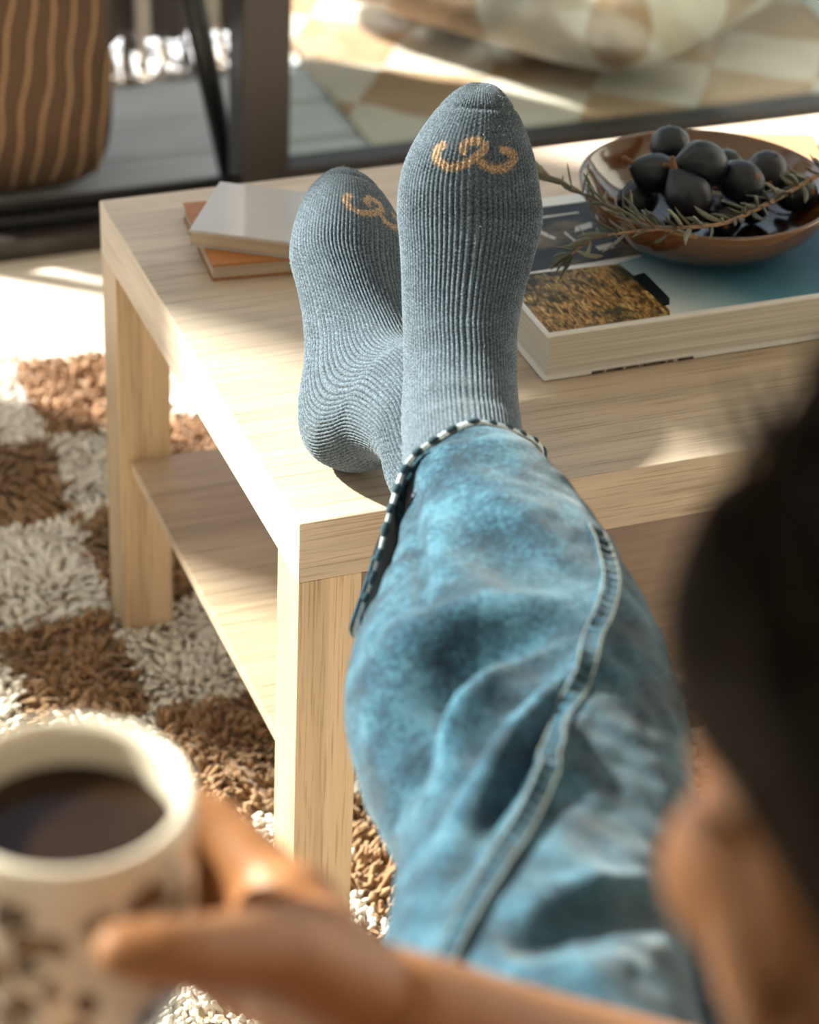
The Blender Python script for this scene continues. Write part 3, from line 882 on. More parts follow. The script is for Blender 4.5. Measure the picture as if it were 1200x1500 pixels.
def closed(K, n):
    K = np.vstack([K[-2:], K, K[:3]]); m = len(K)
    o = catmull(K, (m - 1) * 60 + 1); o = o[2 * 60: (m - 3) * 60]
    L = np.r_[0, np.cumsum(np.linalg.norm(np.diff(np.vstack([o, o[:1]]), axis=0), axis=1))]
    t = np.linspace(0, L[-1], n, endpoint=False); oo = np.vstack([o, o[:1]])
    return np.stack([np.interp(t, L, oo[:, q]) for q in range(3)], 1)
RIGHT = CM[:, 0]; TOCAM = CM[:, 2]; UPC = CM[:, 1]
rings = []
th = np.linspace(0, 2 * np.pi, COLS, endpoint=False)          # 0 right, pi/2 towards the viewer-up side, pi left
cens = [(at(*l_, d) + at(*r_, d)) / 2 for d, l_, r_, h in LEGST]
for k, (d, l_, r_, h) in enumerate(LEGST):
    Lp, Rp = at(*l_, d), at(*r_, d)
    ax = cens[min(k + 1, len(cens) - 1)] - cens[max(k - 1, 0)]; ax /= np.linalg.norm(ax)
    half = (Rp - Lp) / 2; nrm = np.cross(half, ax); nrm /= np.linalg.norm(nrm)
    if nrm @ TOCAM < 0: nrm = -nrm
    ex = 2 / 2.3
    cs = np.sign(np.cos(th)) * np.abs(np.cos(th))**ex; sn = np.sign(np.sin(th)) * np.abs(np.sin(th))**ex
    rings.append(cens[k][None] + cs[:, None] * half[None] + sn[:, None] * (nrm * h)[None])
hem = closed(hk, COLS)
# start the hem loop at its right-hand end, like the rings, running over the top
rings = [hem] + rings
ROWS = 330
KR = catmull(np.array(rings).reshape(len(rings), -1), ROWS).reshape(ROWS, COLS, 3)
def vnormals(V):
    dU = np.roll(V, -1, 1) - np.roll(V, 1, 1); dV = np.gradient(V, axis=0)
    N_ = np.cross(dU, dV); N_ /= np.linalg.norm(N_, axis=2)[..., None] + 1e-12
    c = V.mean(1)
    if np.mean(np.einsum('ijk,ijk->ij', N_, V - c[:, None])) < 0: N_ = -N_
    return N_
JN = vnormals(KR)
px = to_px(KR.reshape(-1, 3)).reshape(ROWS, COLS, 2)
front = np.clip((np.einsum('ijk,k->ij', JN, TOCAM) - .05) / .4, 0, 1)
def fold(poly, amp, wd, taper=True):
    P = catmull(np.array(poly, float), 40)
    best = np.full((ROWS, COLS), 1e9); w = np.zeros((ROWS, COLS))
    for k, p in enumerate(P):
        d2 = (px[..., 0] - p[0])**2 + (px[..., 1] - p[1])**2
        m = d2 < best
        best[m] = d2[m]
        t = k / (len(P) - 1)
        w[m] = math.sin(math.pi * min(1, max(0, t * .94 + .03)))**.8 if taper else 1
    return amp * w * np.exp(-best / (2 * wd * wd))
disp = np.zeros((ROWS, COLS))
for a in ([((592, 702), (604, 780), (624, 905)), -.0075, 11], [((640, 700), (640, 790), (650, 880)), .003, 25],
          [((560, 950), (640, 912), (700, 894), (780, 886), (870, 882)), .010, 20],
          [((880, 912), (780, 920), (700, 938), (640, 980), (600, 1040), (570, 1130)), -.022, 34],
          [((885, 908), (800, 934), (728, 972), (675, 1040), (640, 1120), (600, 1240)), .010, 15],
          [((630, 1060), (600, 1140), (588, 1220)), -.008, 22],
          [((840, 960), (740, 1050), (675, 1150), (610, 1290)), -.009, 15],
          [((872, 940), (790, 1030), (712, 1125), (650, 1230), (580, 1390)), .010, 17],
          [((862, 990), (790, 1090), (720, 1195), (650, 1310), (590, 1430)), -.010, 15],
          [((862, 1020), (800, 1120), (735, 1225), (660, 1340), (610, 1430)), .005, 13],
          [((750, 1345), (830, 1304), (925, 1292), (990, 1300)), .010, 14],
          [((740, 1392), (830, 1346), (940, 1326), (1000, 1330)), -.017, 28],
          [((700, 1440), (800, 1420), (930, 1420)), .006, 25],
          [((980, 960), (930, 1130), (880, 1270)), -.004, 40],
          [((660, 700), (740, 740), (840, 800)), .004, 26], [((700, 800), (760, 830), (860, 840)), -.004, 22]):
    disp += fold(a[0], a[1] * 1.5, a[2])
SEAM = [(868, 776), (882, 806), (893, 850), (884, 895), (862, 955), (836, 1030), (812, 1095), (792, 1150), (760, 1215), (722, 1280), (690, 1340), (658, 1412), (625, 1500)]
disp += fold(SEAM, .0035, 17, False)
fine = np.array([[noise.noise((KR[i, j][0] * 55, KR[i, j][1] * 55, KR[i, j][2] * 55)) for j in range(0, COLS, 2)] for i in range(0, ROWS, 2)])
fine = np.repeat(np.repeat(fine, 2, 0), 2, 1)[:ROWS, :COLS]
for _ in range(3): fine = (fine + np.roll(fine, 1, 1) + np.roll(fine, -1, 1) + np.vstack([fine[:1], fine[:-1]]) + np.vstack([fine[1:], fine[-1:]])) / 5
grow = np.clip(np.arange(ROWS) / 12.0, 0, 1)[:, None]
JV = KR + JN * ((disp * front + fine * .0022) * grow)[..., None]
JN2 = vnormals(JV)
mbj_v = JV.reshape(-1, 3); mbj_f = grid_faces(ROWS, COLS)
# inside of the leg opening
inner = JV[:26] - JN2[:26] * .0022
off = len(mbj_v)
mbj_v = np.vstack([mbj_v, inner.reshape(-1, 3)])
mbj_f += [[q + off for q in reversed(fc)] for fc in grid_faces(26, COLS)]
mbj_f += [[j, off + j, off + (j + 1) % COLS, (j + 1) % COLS] for j in range(COLS)]
# other leg, crossing underneath, and the seat of the trousers
RLEG = [((.094, -.100, .455), .050), ((.100, -.16, .425), .055), ((.100, -.25, .405), .060), ((.085, -.36, .405), .066), ((.050, -.50, .430), .074), ((.010, -.64, .455), .080), ((-.030, -.78, .475), .088), ((-.05, -.88, .49), .09)]
rp = catmull([np.r_[p, r_] for p, r_ in RLEG], 90)
rv, rf = tube_data(rp[:, :3], rp[:, 3], 72, False)
rv = rv + np.array([[noise.noise(tuple(p * 30)) for _q in range(1)] * 3 for p in rv]) * .004
off = len(mbj_v); mbj_v = np.vstack([mbj_v, rv]); mbj_f += [[q + off for q in fc] for fc in rf]
pel = MB()
pel.add(*ellipsoid((-.12, -.88, .50), (.175, .13, .105)))
pel.tube(catmull([(-.10, -.66, .545), (-.145, -.74, .52), (-.16, -.82, .50)], 10), [.085, .092, .095], 24) if False else None
pel.tube(catmull([cens[-2], cens[-1], (-.19, -.88, .50)], 10), np.linspace(.085, .095, 10), 28)
pel.tube(catmull([RLEG[-3][0], RLEG[-2][0], (-.05, -.88, .50)], 10), np.linspace(.078, .095, 10), 28)
pm = remeshed('trouser_seat', pel, .012, 4)
pco = co_of(pm); off = len(mbj_v); mbj_v = np.vstack([mbj_v, pco]); mbj_f += [[q + off for q in p.vertices] for p in pm.polygons]
tint = np.ones((len(mbj_v), 3))
fold_tint = 1 + .45 * np.clip(disp * front / .012, -.6, 1)  # lighter on raised folds, darker in fold valleys
tint[:ROWS * COLS] *= np.clip(fold_tint, .75, 1.4).reshape(-1)[:, None]
jeans = plink('jeans', mesh('jeans', mbj_v - PB, mbj_f, True, None, tint), M_denim)
tag(jeans, 'washed blue denim jeans with frayed wide hem')
# hem band: a worn pale roll with dark dashes and a thread line
def ring_strip(row0, row1, lift, nm, mat, parent, nsub=7, roll=.0018):
    idx = np.linspace(row0, row1, nsub)
    V = []
    for k, q in enumerate(idx):
        i0 = int(q); u = q - i0; i1 = min(i0 + 1, ROWS - 1)
        base = JV[i0] * (1 - u) + JV[i1] * u; nn = JN2[i0] * (1 - u) + JN2[i1] * u
        V.append(base + nn * (lift + roll * math.sin(math.pi * k / (nsub - 1))))
    V = np.array(V)
    return link(nm, mesh(nm, V.reshape(-1, 3) - PB, grid_faces(nsub, COLS)), mat, parent)
rowlen = np.linalg.norm(np.diff(JV, axis=0), axis=2).mean(1); cumr = np.r_[0, np.cumsum(rowlen)]
def row_at(dist): return float(np.interp(dist, cumr, np.arange(ROWS)))
hemo = ring_strip(0, row_at(.0115), .0004, 'hem', M_hem, jeans, 9, .0024)
tag(hemo, 'pale worn trouser hem with dark dashes')
LH = np.linalg.norm(np.diff(np.vstack([JV[0], JV[0][:1]]), axis=0), axis=1); CH = np.r_[0, np.cumsum(LH)]
def hem_point(s, dist):
    j = np.interp(s % CH[-1], CH, np.arange(COLS + 1)); j0 = int(j) % COLS; j1 = (j0 + 1) % COLS; u = j - int(j)
    r = row_at(dist); i0 = int(r); w = r - i0
    P = (JV[i0, j0] * (1 - u) + JV[i0, j1] * u) * (1 - w) + (JV[i0 + 1, j0] * (1 - u) + JV[i0 + 1, j1] * u) * w
    return P, JN2[i0, j0]
dash = MB(); s = 0; seam_thr = MB()
while s < CH[-1]:
    Ld = rng.uniform(.0075, .0120); gap = rng.uniform(.0050, .0075)
    pts = []
    for q in np.linspace(0, 1, 6):
        p, nn = hem_point(s + q * Ld, .0052); pts.append(p + nn * .0014)
    dash.tube(np.array(pts) - PB, np.array([.0012, .0024, .0028, .0028, .0024, .0012]), 8)
    if rng.random() < .65:       # faded second row below the stitch line
        pts = []
        for q in np.linspace(.1, .8, 5):
            p, nn = hem_point(s + q * Ld, .0160); pts.append(p + nn * -.0007)
        dash.tube(np.array(pts) - PB, np.array([.0008, .0015, .0017, .0015, .0008]), 8)
    s += Ld + gap
dob = dash.build('hem_dashes', M_hemdark, jeans); dob['kind'] = 'stuff'
thr = MB(); s = 0
while s < CH[-1]:
    pts = [np.add(*[x * k for x, k in zip(hem_point(s + q * .0030, .0118), (1, .0009))]) for q in (0, .5, 1)]
    thr.tube(np.array(pts) - PB, .00034, 6); s += .0040
tob = thr.build('hem_stitching', M_thread, jeans); tob['kind'] = 'stuff'
# felled seam running from the ankle to the thigh
def surf(pp):
    d2 = (px[..., 0] - pp[0])**2 + (px[..., 1] - pp[1])**2 + (front < .3) * 1e7
    i, j = np.unravel_index(np.argmin(d2), d2.shape)
    return i, j
pxj = to_px(JV.reshape(-1, 3)).reshape(ROWS, COLS, 2)
SP = catmull(np.array(SEAM, float), 160)
sp3 = []; sn3 = []
for p in SP:
    d2 = (pxj[..., 0] - p[0])**2 + (pxj[..., 1] - p[1])**2 + (np.einsum('ijk,k->ij', JN2, TOCAM) < .05) * 1e7
    w = np.argsort(d2.ravel())[:4]; wt = 1 / (d2.ravel()[w] + 2); wt /= wt.sum()
    sp3.append((JV.reshape(-1, 3)[w] * wt[:, None]).sum(0)); sn3.append((JN2.reshape(-1, 3)[w] * wt[:, None]).sum(0))
sp3 = np.array(sp3); sn3 = np.array(sn3)
def smooth1(a, k=5):
    for _ in range(k):
        b_ = a.copy(); b_[1:-1] = (a[:-2] + 2 * a[1:-1] + a[2:]) / 4; a = b_
    return a
sp3 = smooth1(sp3); sn3 = smooth1(sn3, 8); sn3 /= np.linalg.norm(sn3, axis=1)[:, None]
st_ = np.gradient(sp3, axis=0); st_ /= np.linalg.norm(st_, axis=1)[:, None]
sb = np.cross(sn3, st_); sb /= np.linalg.norm(sb, axis=1)[:, None]
arc = np.r_[0, np.cumsum(np.linalg.norm(np.diff(sp3, axis=0), axis=1))]
W = .0064
prof = [(-1.0, -.0006), (-.92, .0012), (-.6, .0018), (-.2, .0013), (.2, .0012), (.6, .0020), (.92, .0016), (1.0, -.0006)]
sv = []; sc_ = []
NSM = 480
aa = np.linspace(0, arc[-1], NSM)
ip = lambda A: np.stack([np.interp(aa, arc, A[:, q]) for q in range(3)], 1)
P3, N3, B3 = ip(sp3), ip(sn3), ip(sb)
for k in range(NSM):
    puck = .0007 * math.sin(aa[k] * 2 * math.pi / .0105) + .0003 * math.sin(aa[k] * 2 * math.pi / .0047)
    for (u, h) in prof:
        sv.append(P3[k] + B3[k] * u * W + N3[k] * (h + .0012 + (puck if abs(u) < .7 else 0)))
        t_ = .40 + .95 * (puck + .0007) / .0014
        sc_.append([t_ if abs(u) < .7 else 1.15] * 3)
seam = link('inseam', mesh('inseam', np.array(sv) - PB, grid_faces(NSM, len(prof), False), True, None, np.array(sc_)), M_denim, jeans)
tag(seam, 'raised double stitched seam')
st2 = MB()
for u in (-.80, .80):
    s = .002
    while s < arc[-1] - .004:
        pts = []
        for q in (0, .3, .7, 1):
            x = s + q * .0034; g = lambda A: np.array([np.interp(x, aa, A[:, c_]) for c_ in range(3)])
            pts.append(g(P3) + g(B3) * u * W + g(N3) * (.0030 + .0006 * math.sin(math.pi * q)))
        st2.tube(np.array(pts) - PB, .00040, 6); s += .0043
so = st2.build('seam_stitching', M_thread, jeans); so['kind'] = 'stuff'

# ---- body: head, neck, trunk, arms and hands as one surface
def skin_mat():
    m, nt, n, l, b = newmat('skin')
    at_ = n.new('ShaderNodeAttribute'); at_.attribute_name = 'tint'
    t = noise_tex(n, l, coords(n, l), 45, 3)
    r = ramp(n, [(.3, (.90, .88, .86)), (.7, (1.06, 1.06, 1.06))]); l.new(t.outputs[0], r.inputs[0])
    c = mix(n, l, 'MULTIPLY', 1.0, at_.outputs['Color'], r.outputs[0])
    l.new(c, b.inputs['Base Color']); inp(b, rough=.50, sss=.12, spec=.35)
    b.inputs['Subsurface Radius'].default_value = (.012, .005, .003)
    t2 = noise_tex(n, l, coords(n, l), 900, 2); bump(n, l, b, t2.outputs[0], .12, .0004)
    return m
M_skin = skin_mat()
HF = np.array([-.085, .95, -.26]); HF /= np.linalg.norm(HF)
HR = np.cross(HF, [0, 0, 1.0]); HR /= np.linalg.norm(HR); HU = np.cross(HR, HF)
HM = np.stack([HR, HF, HU], 1)
EARL = at(1090, 1390, .62)
HC = EARL + HM @ np.array([.079, .004, .006])
hp = lambda x, y, z: HC + HM @ np.array([x, y, z])
bd = MB()
def ell(c, r, R=HM): bd.add(*ellipsoid(hp(*c), r, R))
ell((0, -.014, .028), (.073, .092, .085)); ell((0, .034, -.030), (.060, .056, .080)); ell((0, .044, -.075), (.044, .042, .034)); ell((0, .068, -.094), (.018, .015, .013))
for s_ in (-1, 1):
    ell((s_ * .037, .058, -.022), (.026, .026, .026)); ell((s_ * .026, .080, .024), (.024, .012, .008)); ell((s_ * .031, .077, .006), (.0125, .0115, .0115))
    ell((s_ * .0095, .101, -.028), (.0075, .009, .007)); ell((s_ * .056, .008, -.055), (.012, .030, .035))
    # ear: plate, rolled helix and lobe
    ell((s_ * .0745, -.004, -.004), (.006, .017, .028))
    hx = [(s_ * .075, .010, .010), (s_ * .083, .006, .026), (s_ * .090, -.008, .031), (s_ * .093, -.021, .022), (s_ * .091, -.024, .002), (s_ * .084, -.017, -.018), (s_ * .076, -.004, -.030), (s_ * .074, .006, -.022)]
    bd.tube(np.array([hp(*q) for q in catmull(hx, 26)]), .0046, 10)
    ell((s_ * .076, .001, -.029), (.005, .008, .009))
bd.tube(np.array([hp(*q) for q in catmull([(0, .084, .022), (0, .096, .002), (0, .107, -.020), (0, .104, -.029)], 10)]), [.0065, .0068, .007, .0075, .008, .0085, .0095, .010, .0095, .008], 12)
ell((0, .0905, -.050), (.021, .0075, .0050)); ell((0, .0890, -.060), (.018, .0075, .0058))
NB = np.array([-.165, -1.035, .865])
bd.tube(catmull([hp(0, -.022, -.01), hp(0, -.024, -.075), NB + [0, 0, .03], NB], 12), np.linspace(.050, .062, 12), 28)
# trunk
trunk = [(-.12, -.88, .50), (-.125, -.91, .60), (-.14, -.96, .71), (-.155, -1.01, .80), (-.165, -1.035, .86)]
for k_, (c, rx, ry) in enumerate(zip(trunk, (.155, .140, .150, .150, .085), (.100, .095, .105, .095, .06))):
    bd.add(*ellipsoid(c, (rx, ry, .085)))
SHR, SHL = np.array([-.005, -1.00, .825]), np.array([-.325, -1.00, .820])
WR = at(545, 1490, .915); ELR = np.array([-.010, -.815, .600])
ELL_, WL = np.array([-.40, -.86, .60]), np.array([-.345, -.66, .47])
bd.tube(catmull([NB - [0, 0, .03], (NB + SHR) / 2 - [0, 0, .012], SHR], 8), np.linspace(.055, .056, 8), 20)
bd.tube(catmull([NB - [0, 0, .03], (NB + SHL) / 2 - [0, 0, .012], SHL], 8), np.linspace(.055, .056, 8), 20)
bd.tube(catmull([SHR, (SHR + ELR) / 2 + [.02, 0, 0], ELR], 14), np.linspace(.056, .043, 14), 22)
bd.tube(catmull([SHL, (SHL + ELL_) / 2 - [.02, 0, 0], ELL_], 14), np.linspace(.056, .043, 14), 22)
bd.add(*ellipsoid(ELR, (.043, .043, .043))); bd.add(*ellipsoid(ELL_, (.043, .043, .043)))
fa = catmull([ELR, ELR * .7 + WR * .3 + [0, 0, .004], ELR * .3 + WR * .7, WR], 18)
bd.tube(fa, np.interp(np.linspace(0, 1, 18), [0, .3, .7, 1], [.043, .043, .033, .0275]), 24)
fl_ = catmull([ELL_, ELL_ * .6 + WL * .4, WL], 14); bd.tube(fl_, np.linspace(.043, .028, 14), 22)
# right hand wrapped round the cup
def chain(keys, r): r = [q * 1.14 for q in r]; bd.tube(catmull([at(*q) for q in keys], 5 * len(keys)), np.interp(np.linspace(0, 1, 5 * len(keys)), np.linspace(0, 1, len(r)), r), 14); \
    bd.add(*ellipsoid(at(*keys[-1]), (r[-1],) * 3)); [bd.add(*ellipsoid(at(*q), (np.interp(i_ / (len(keys) - 1), np.linspace(0, 1, len(r)), r),) * 3)) for i_, q in enumerate(keys)]
def slab(keys, r): bd.tube(catmull([at(*q) for q in keys], 12), np.linspace(r[0], r[1], 12), 18)
slab([(545, 1490, .915), (480, 1425, .920), (405, 1300, .935)], (.027, .018))
slab([(545, 1490, .915), (475, 1450, .920), (400, 1360, .940)], (.027, .018))
slab([(545, 1490, .910), (480, 1480, .915), (415, 1430, .935)], (.027, .018))
slab([(545, 1490, .915), (500, 1500, .915), (440, 1490, .930)], (.026, .017))
bd.add(*ellipsoid(at(455, 1425, .918), (.026, .024, .030)))
chain([(405, 1300, .935), (345, 1235, .945), (285, 1195, .950), (190, 1165, .950), (90, 1150, .945)], [.0120, .0105, .0100, .0095, .0085])
chain([(400, 1360, .940), (330, 1300, .955), (270, 1268, .962), (165, 1240, .960), (50, 1230, .950)], [.0118, .0108, .0100, .0095, .0085])
chain([(415, 1430, .935), (330, 1375, .955), (265, 1340, .962), (165, 1315, .960), (60, 1305, .950)], [.0115, .0103, .0098, .0092, .0082])
chain([(440, 1490, .930), (350, 1450, .950), (280, 1412, .958), (190, 1390, .955), (110, 1380, .948)], [.0105, .0095, .0088, .0082, .0074])
chain([(505, 1455, .905), (400, 1400, .872), (300, 1398, .838), (235, 1396, .822), (180, 1392, .817)], [.0190, .0155, .0118, .0108, .0090])
# left hand resting on the seat beside the thigh
pal = WL + np.array([.012, .045, -.012]); bd.add(*ellipsoid(pal, (.038, .048, .015))); bd.tube(catmull([WL, pal], 4), [.027, .028, .026, .022], 14)
for q_, (dx, ln_) in enumerate(((-.028, .062), (-.010, .072), (.009, .068), (.027, .055))):
    a0 = pal + [dx, .035, 0]; bd.tube(catmull([a0, a0 + [dx * .15, ln_ * .5, .004], a0 + [dx * .2, ln_, -.012]], 9), np.linspace(.0092, .0072, 9), 12)
bd.tube(catmull([WL + [.02, .01, 0], pal + [.045, .012, -.002], pal + [.055, .045, -.008]], 9), np.linspace(.014, .008, 9), 12)
# legs inside the trousers, ending in the socks
_lc = lambda k_: cens[k_] - TOCAM * .026
bd.tube(catmull([(-.19, -.88, .50), _lc(12), _lc(9), _lc(6), _lc(3), _lc(1), SL['ank'] + SL['lw'] * .06, SL['ank'] + SL['lw'] * .02], 24), np.interp(np.linspace(0, 1, 24), [0, .3, .5, .75, 1], [.065, .040, .034, .032, .030]), 20)
bd.tube(catmull([(-.05, -.88, .50), (.02, -.64, .450), (.080, -.38, .405), (.100, -.17, .430), SR['ank'] + SR['lw'] * .075, SR['ank'] + SR['lw'] * .03], 24), np.interp(np.linspace(0, 1, 24), [0, .45, .6, .8, 1], [.075, .050, .044, .032, .026]), 20)
bme = remeshed('body', bd, .0036, 5, .5)
bco = co_of(bme)
hl = (bco - HC) @ HM
skin = np.broadcast_to(np.array([.30, .128, .050]), bco.shape).copy()
lipm = (np.abs(hl[:, 0]) < .022) & (np.abs(hl[:, 2] + .0555) < .0105) & (hl[:, 1] > .085); skin[lipm] = (.42, .13, .09)
for s_ in (-1, 1):
    d = np.hypot((hl[:, 0] - s_ * .031) / 1.35, hl[:, 2] - .0055); e = (d < .0075) & (hl[:, 1] > .075); skin[e] = (.70, .68, .65)
    e2 = (np.hypot(hl[:, 0] - s_ * .031, hl[:, 2] - .0055) < .0048) & (hl[:, 1] > .075); skin[e2] = (.03, .015, .01)
    br = (np.abs(hl[:, 0] - s_ * .031) < .020) & (np.abs(hl[:, 2] - .0245) < .004) & (hl[:, 1] > .07); skin[br] = (.035, .02, .012)
a = bme.color_attributes.new('tint', 'FLOAT_COLOR', 'POINT'); cc4 = np.ones((len(bco), 4), np.float32); cc4[:, :3] = skin; a.data.foreach_set('color', cc4.ravel())
bme.transform(Matrix.Translation(Vector(-PB)))
plink('body', bme, M_skin)
# ---- shirt
sh = MB()
for c, rx, ry in zip(trunk, (.162, .150, .160, .160, .10), (.108, .104, .115, .106, .07)): sh.add(*ellipsoid(c, (rx, ry, .09)))
for A_, B_, o_ in ((SHR, ELR, .02), (SHL, ELL_, -.02)):
    M_ = (A_ + B_) / 2 + [o_, 0, 0]
    sh.tube(catmull([NB - [0, 0, .035], (NB + A_) / 2 - [0, 0, .015], A_], 8), .063, 20); sh.tube(catmull([A_, A_ * .4 + M_ * .6, M_], 9), np.linspace(.066, .060, 9), 20)
sme = remeshed('shirt', sh, .007, 4); sme.transform(Matrix.Translation(Vector(-PB)))
plink('shirt', sme, plain('brown_jersey', (.14, .085, .055), .95, .2, 300, .3))
# ---- hair: long, dark, tucked behind the ear
def hair_mat():
    m, nt, n, l, b = newmat('dark_hair')
    t = noise_tex(n, l, coords(n, l, (260, 260, 30)), 1.0, 3, .6)
    r = ramp(n, [(.3, (.007, .004, .0025)), (.6, (.016, .009, .005)), (.8, (.034, .019, .010))]); l.new(t.outputs[0], r.inputs[0]); l.new(r.outputs[0], b.inputs['Base Color'])
    inp(b, rough=.7, spec=.06); bump(n, l, b, t.outputs[0], .5, .002)
    return m
M_hair = hair_mat()
hr = MB()
def hel(c, r): hr.add(*ellipsoid(hp(*c), r, HM))
hel((0, -.030, .040), (.079, .096, .088)); hel((0, -.066, .000), (.064, .064, .090)); hel((0, .002, .076), (.060, .072, .046))
for s_ in (-1, 1):
    hr.tube(np.array([hp(*q) for q in catmull([(s_ * .034, .054, .086), (s_ * .056, .038, .064), (s_ * .064, .012, .048), (s_ * .064, -.026, .046), (s_ * .060, -.056, .010)], 18)]), np.linspace(.014, .021, 18), 14)
    hr.tube(np.array([hp(*q) for q in catmull([(s_ * .050, -.068, .03), (s_ * .050, -.078, -.03), (s_ * .050, -.080, -.10), (s_ * .055, -.078, -.17)], 14)]), np.linspace(.028, .024, 14), 14)
hr.tube(np.array([hp(*q) for q in catmull([(0, -.085, .02), (0, -.092, -.06), (0, -.090, -.13), (0, -.085, -.19)], 14)]), np.linspace(.06, .05, 14), 18)
hme = remeshed('hair', hr, .006, 5); hco = co_of(hme); hme.transform(Matrix.Translation(Vector(-PB)))
hair = plink('hair', hme, M_hair)
# loose locks following the head
wm = MB()
for q in range(260):
    s_ = rng.choice([-1, 1]); z0 = rng.uniform(.0, .115); x0 = rng.uniform(.0, .045)
    K = [(s_ * x0, .055 - .10 * rng.random(), .120 + rng.uniform(.004, .014) - x0 * .3), (s_ * (.062 + rng.uniform(0, .010)), .030 - .09 * rng.random(), .075 + rng.uniform(-.01, .02)),
         (s_ * (.074 + rng.uniform(-.004, .006)), -.05 - .05 * rng.random(), .030), (s_ * (.068 + rng.uniform(-.008, .008)), -.075 - .04 * rng.random(), -.04), (s_ * (.068 + rng.uniform(-.01, .010)), -.075 - .04 * rng.random(), -.13 - .06 * rng.random())]
    wm.tube(np.array([hp(*k_) for k_ in catmull(K, 16)]) - PB, np.linspace(.0011, .0005, 16), 4, False)
wob_ = wm.build('hair_strands', M_hair, hair); wob_['kind'] = 'stuff'

# ------------------------------------------------------------------ sofa the person sits on
sofa = empty('sofa', (-.10, -.85, 0)); tag(sofa, 'low beige fabric sofa under the seated person', 'sofa')
M_sofa = plain('beige_linen', (.50, .43, .35), .95, .12, 260, .4)
for nm, lo, hi, bv in (('base', (-1.0, -1.26, .06), (.80, -.56, .24), .02), ('seat_cushion', (-.84, -1.10, .24), (.64, -.54, .395), .04),
                       ('backrest', (-.84, -1.30, .24), (.64, -1.12, .72), .05), ('armrest', (-1.0, -1.26, .24), (-.84, -.60, .56), .04), ('armrest', (.64, -1.26, .24), (.80, -.60, .56), .04)):
    o = box(nm, lo, hi, M_sofa, None, bv, 4); o.parent = sofa; o.location = o.location - sofa.location
for x in (-.92, .72):
    for y in (-1.2, -.62):
        o = box('leg', (x - .02, y - .02, 0.0), (x + .02, y + .02, .062), M_frame, None, .003); o.parent = sofa; o.location = o.location - sofa.location

# ------------------------------------------------------------------ out on the deck
bench = empty('garden_bench', (-.02, 1.72, 0)); BO = np.array([-.02, 1.72, 0])
tag(bench, 'black metal bench on the deck with splayed legs beyond the open door', 'bench')
M_black = plain('black_steel', (.010, .011, .012), .35, .2, 150, .05)
for sx, fx, tx in ((1, .408, .340), (-1, -.150, -.082)):
    for fy, ty in ((1.478, 1.56), (1.975, 1.885)):
        mb = MB(); mb.tube(np.array([(fx, fy, .002), (fx * .5 + tx * .5, fy * .5 + ty * .5, .225), (tx, ty, .445)]) - BO, [.0125, .016, .020], 16); mb.build('leg', M_black, bench)
for k in range(5):
    y = 1.555 + k * .078
    o = box('seat_slat', (-.20, y, .440), (.58, y + .062, .464), M_black, None, .004); o.parent = bench; o.location = o.location - bench.location
# fringed throw over its back edge
throw = empty('fringed_throw', (.47, 1.93, 0)); TO = np.array([.47, 1.93, 0])
tag(throw, 'dark throw with cream stripes and knotted tassels hanging off the bench', 'blanket')
def throw_mat():
    m, nt, n, l, b = newmat('striped_throw')
    tc = n.new('ShaderNodeTexCoord'); sp_ = n.new('ShaderNodeSeparateXYZ'); l.new(tc.outputs['Object'], sp_.inputs[0])
    mu = n.new('ShaderNodeMath'); mu.operation = 'MULTIPLY'; mu.inputs[1].default_value = 9.5; l.new(sp_.outputs[0], mu.inputs[0])
    ad = n.new('ShaderNodeMath'); ad.operation = 'ADD'; ad.inputs[1].default_value = .42; l.new(mu.outputs[0], ad.inputs[0])
    fr = n.new('ShaderNodeMath'); fr.operation = 'FRACT'; l.new(ad.outputs[0], fr.inputs[0])
    r = ramp(n, [(0, (.075, .062, .055)), (.70, (.085, .070, .060)), (.74, (.62, .54, .46)), (.90, (.66, .58, .50)), (.94, (.075, .062, .055))])
    l.new(fr.outputs[0], r.inputs[0]); l.new(r.outputs[0], b.inputs['Base Color']); inp(b, rough=.95)
    t = noise_tex(n, l, coords(n, l), 350, 2); bump(n, l, b, t.outputs[0], .5, .001)
    return m
M_throw = throw_mat()
nx, nz = 140, 40; gv = []
for i in range(nz):
    for j in range(nx):
        u = j / (nx - 1); x = -.16 + u * .765; w = i / (nz - 1)  # unseen left stretch of cloth added to shade the deck boards
        rip = .012 * math.sin(u * 46) + .006 * math.sin(u * 99 + 1)
        if w < .72: z = .045 + (w / .72) * .425; y = 1.925 - .030 * (1 - w / .72)**2 + rip * (1 - w)
        else: q = (w - .72) / .28; z = .470 + .004 * math.sin(q * 5); y = 1.925 - .06 * q - .20 * q
        gv.append((x - TO[0], y - TO[1], z))
gv2 = [(p[0], p[1] + .006, p[2] + .002) for p in gv]
fa_ = grid_faces(nz, nx, False)
edge = [[j, nx * nz + j, nx * nz + j + 1, j + 1] for j in range(nx - 1)]
link('cloth', mesh('cloth', gv + gv2, fa_ + [[q + nx * nz for q in reversed(fc)] for fc in fa_] + edge), M_throw, throw)
M_tassel = plain('cream_tassel', (.60, .53, .45), .95, .15, 300, .4); M_tassel2 = plain('dark_tassel', (.14, .115, .095), .95, .2, 300, .4)
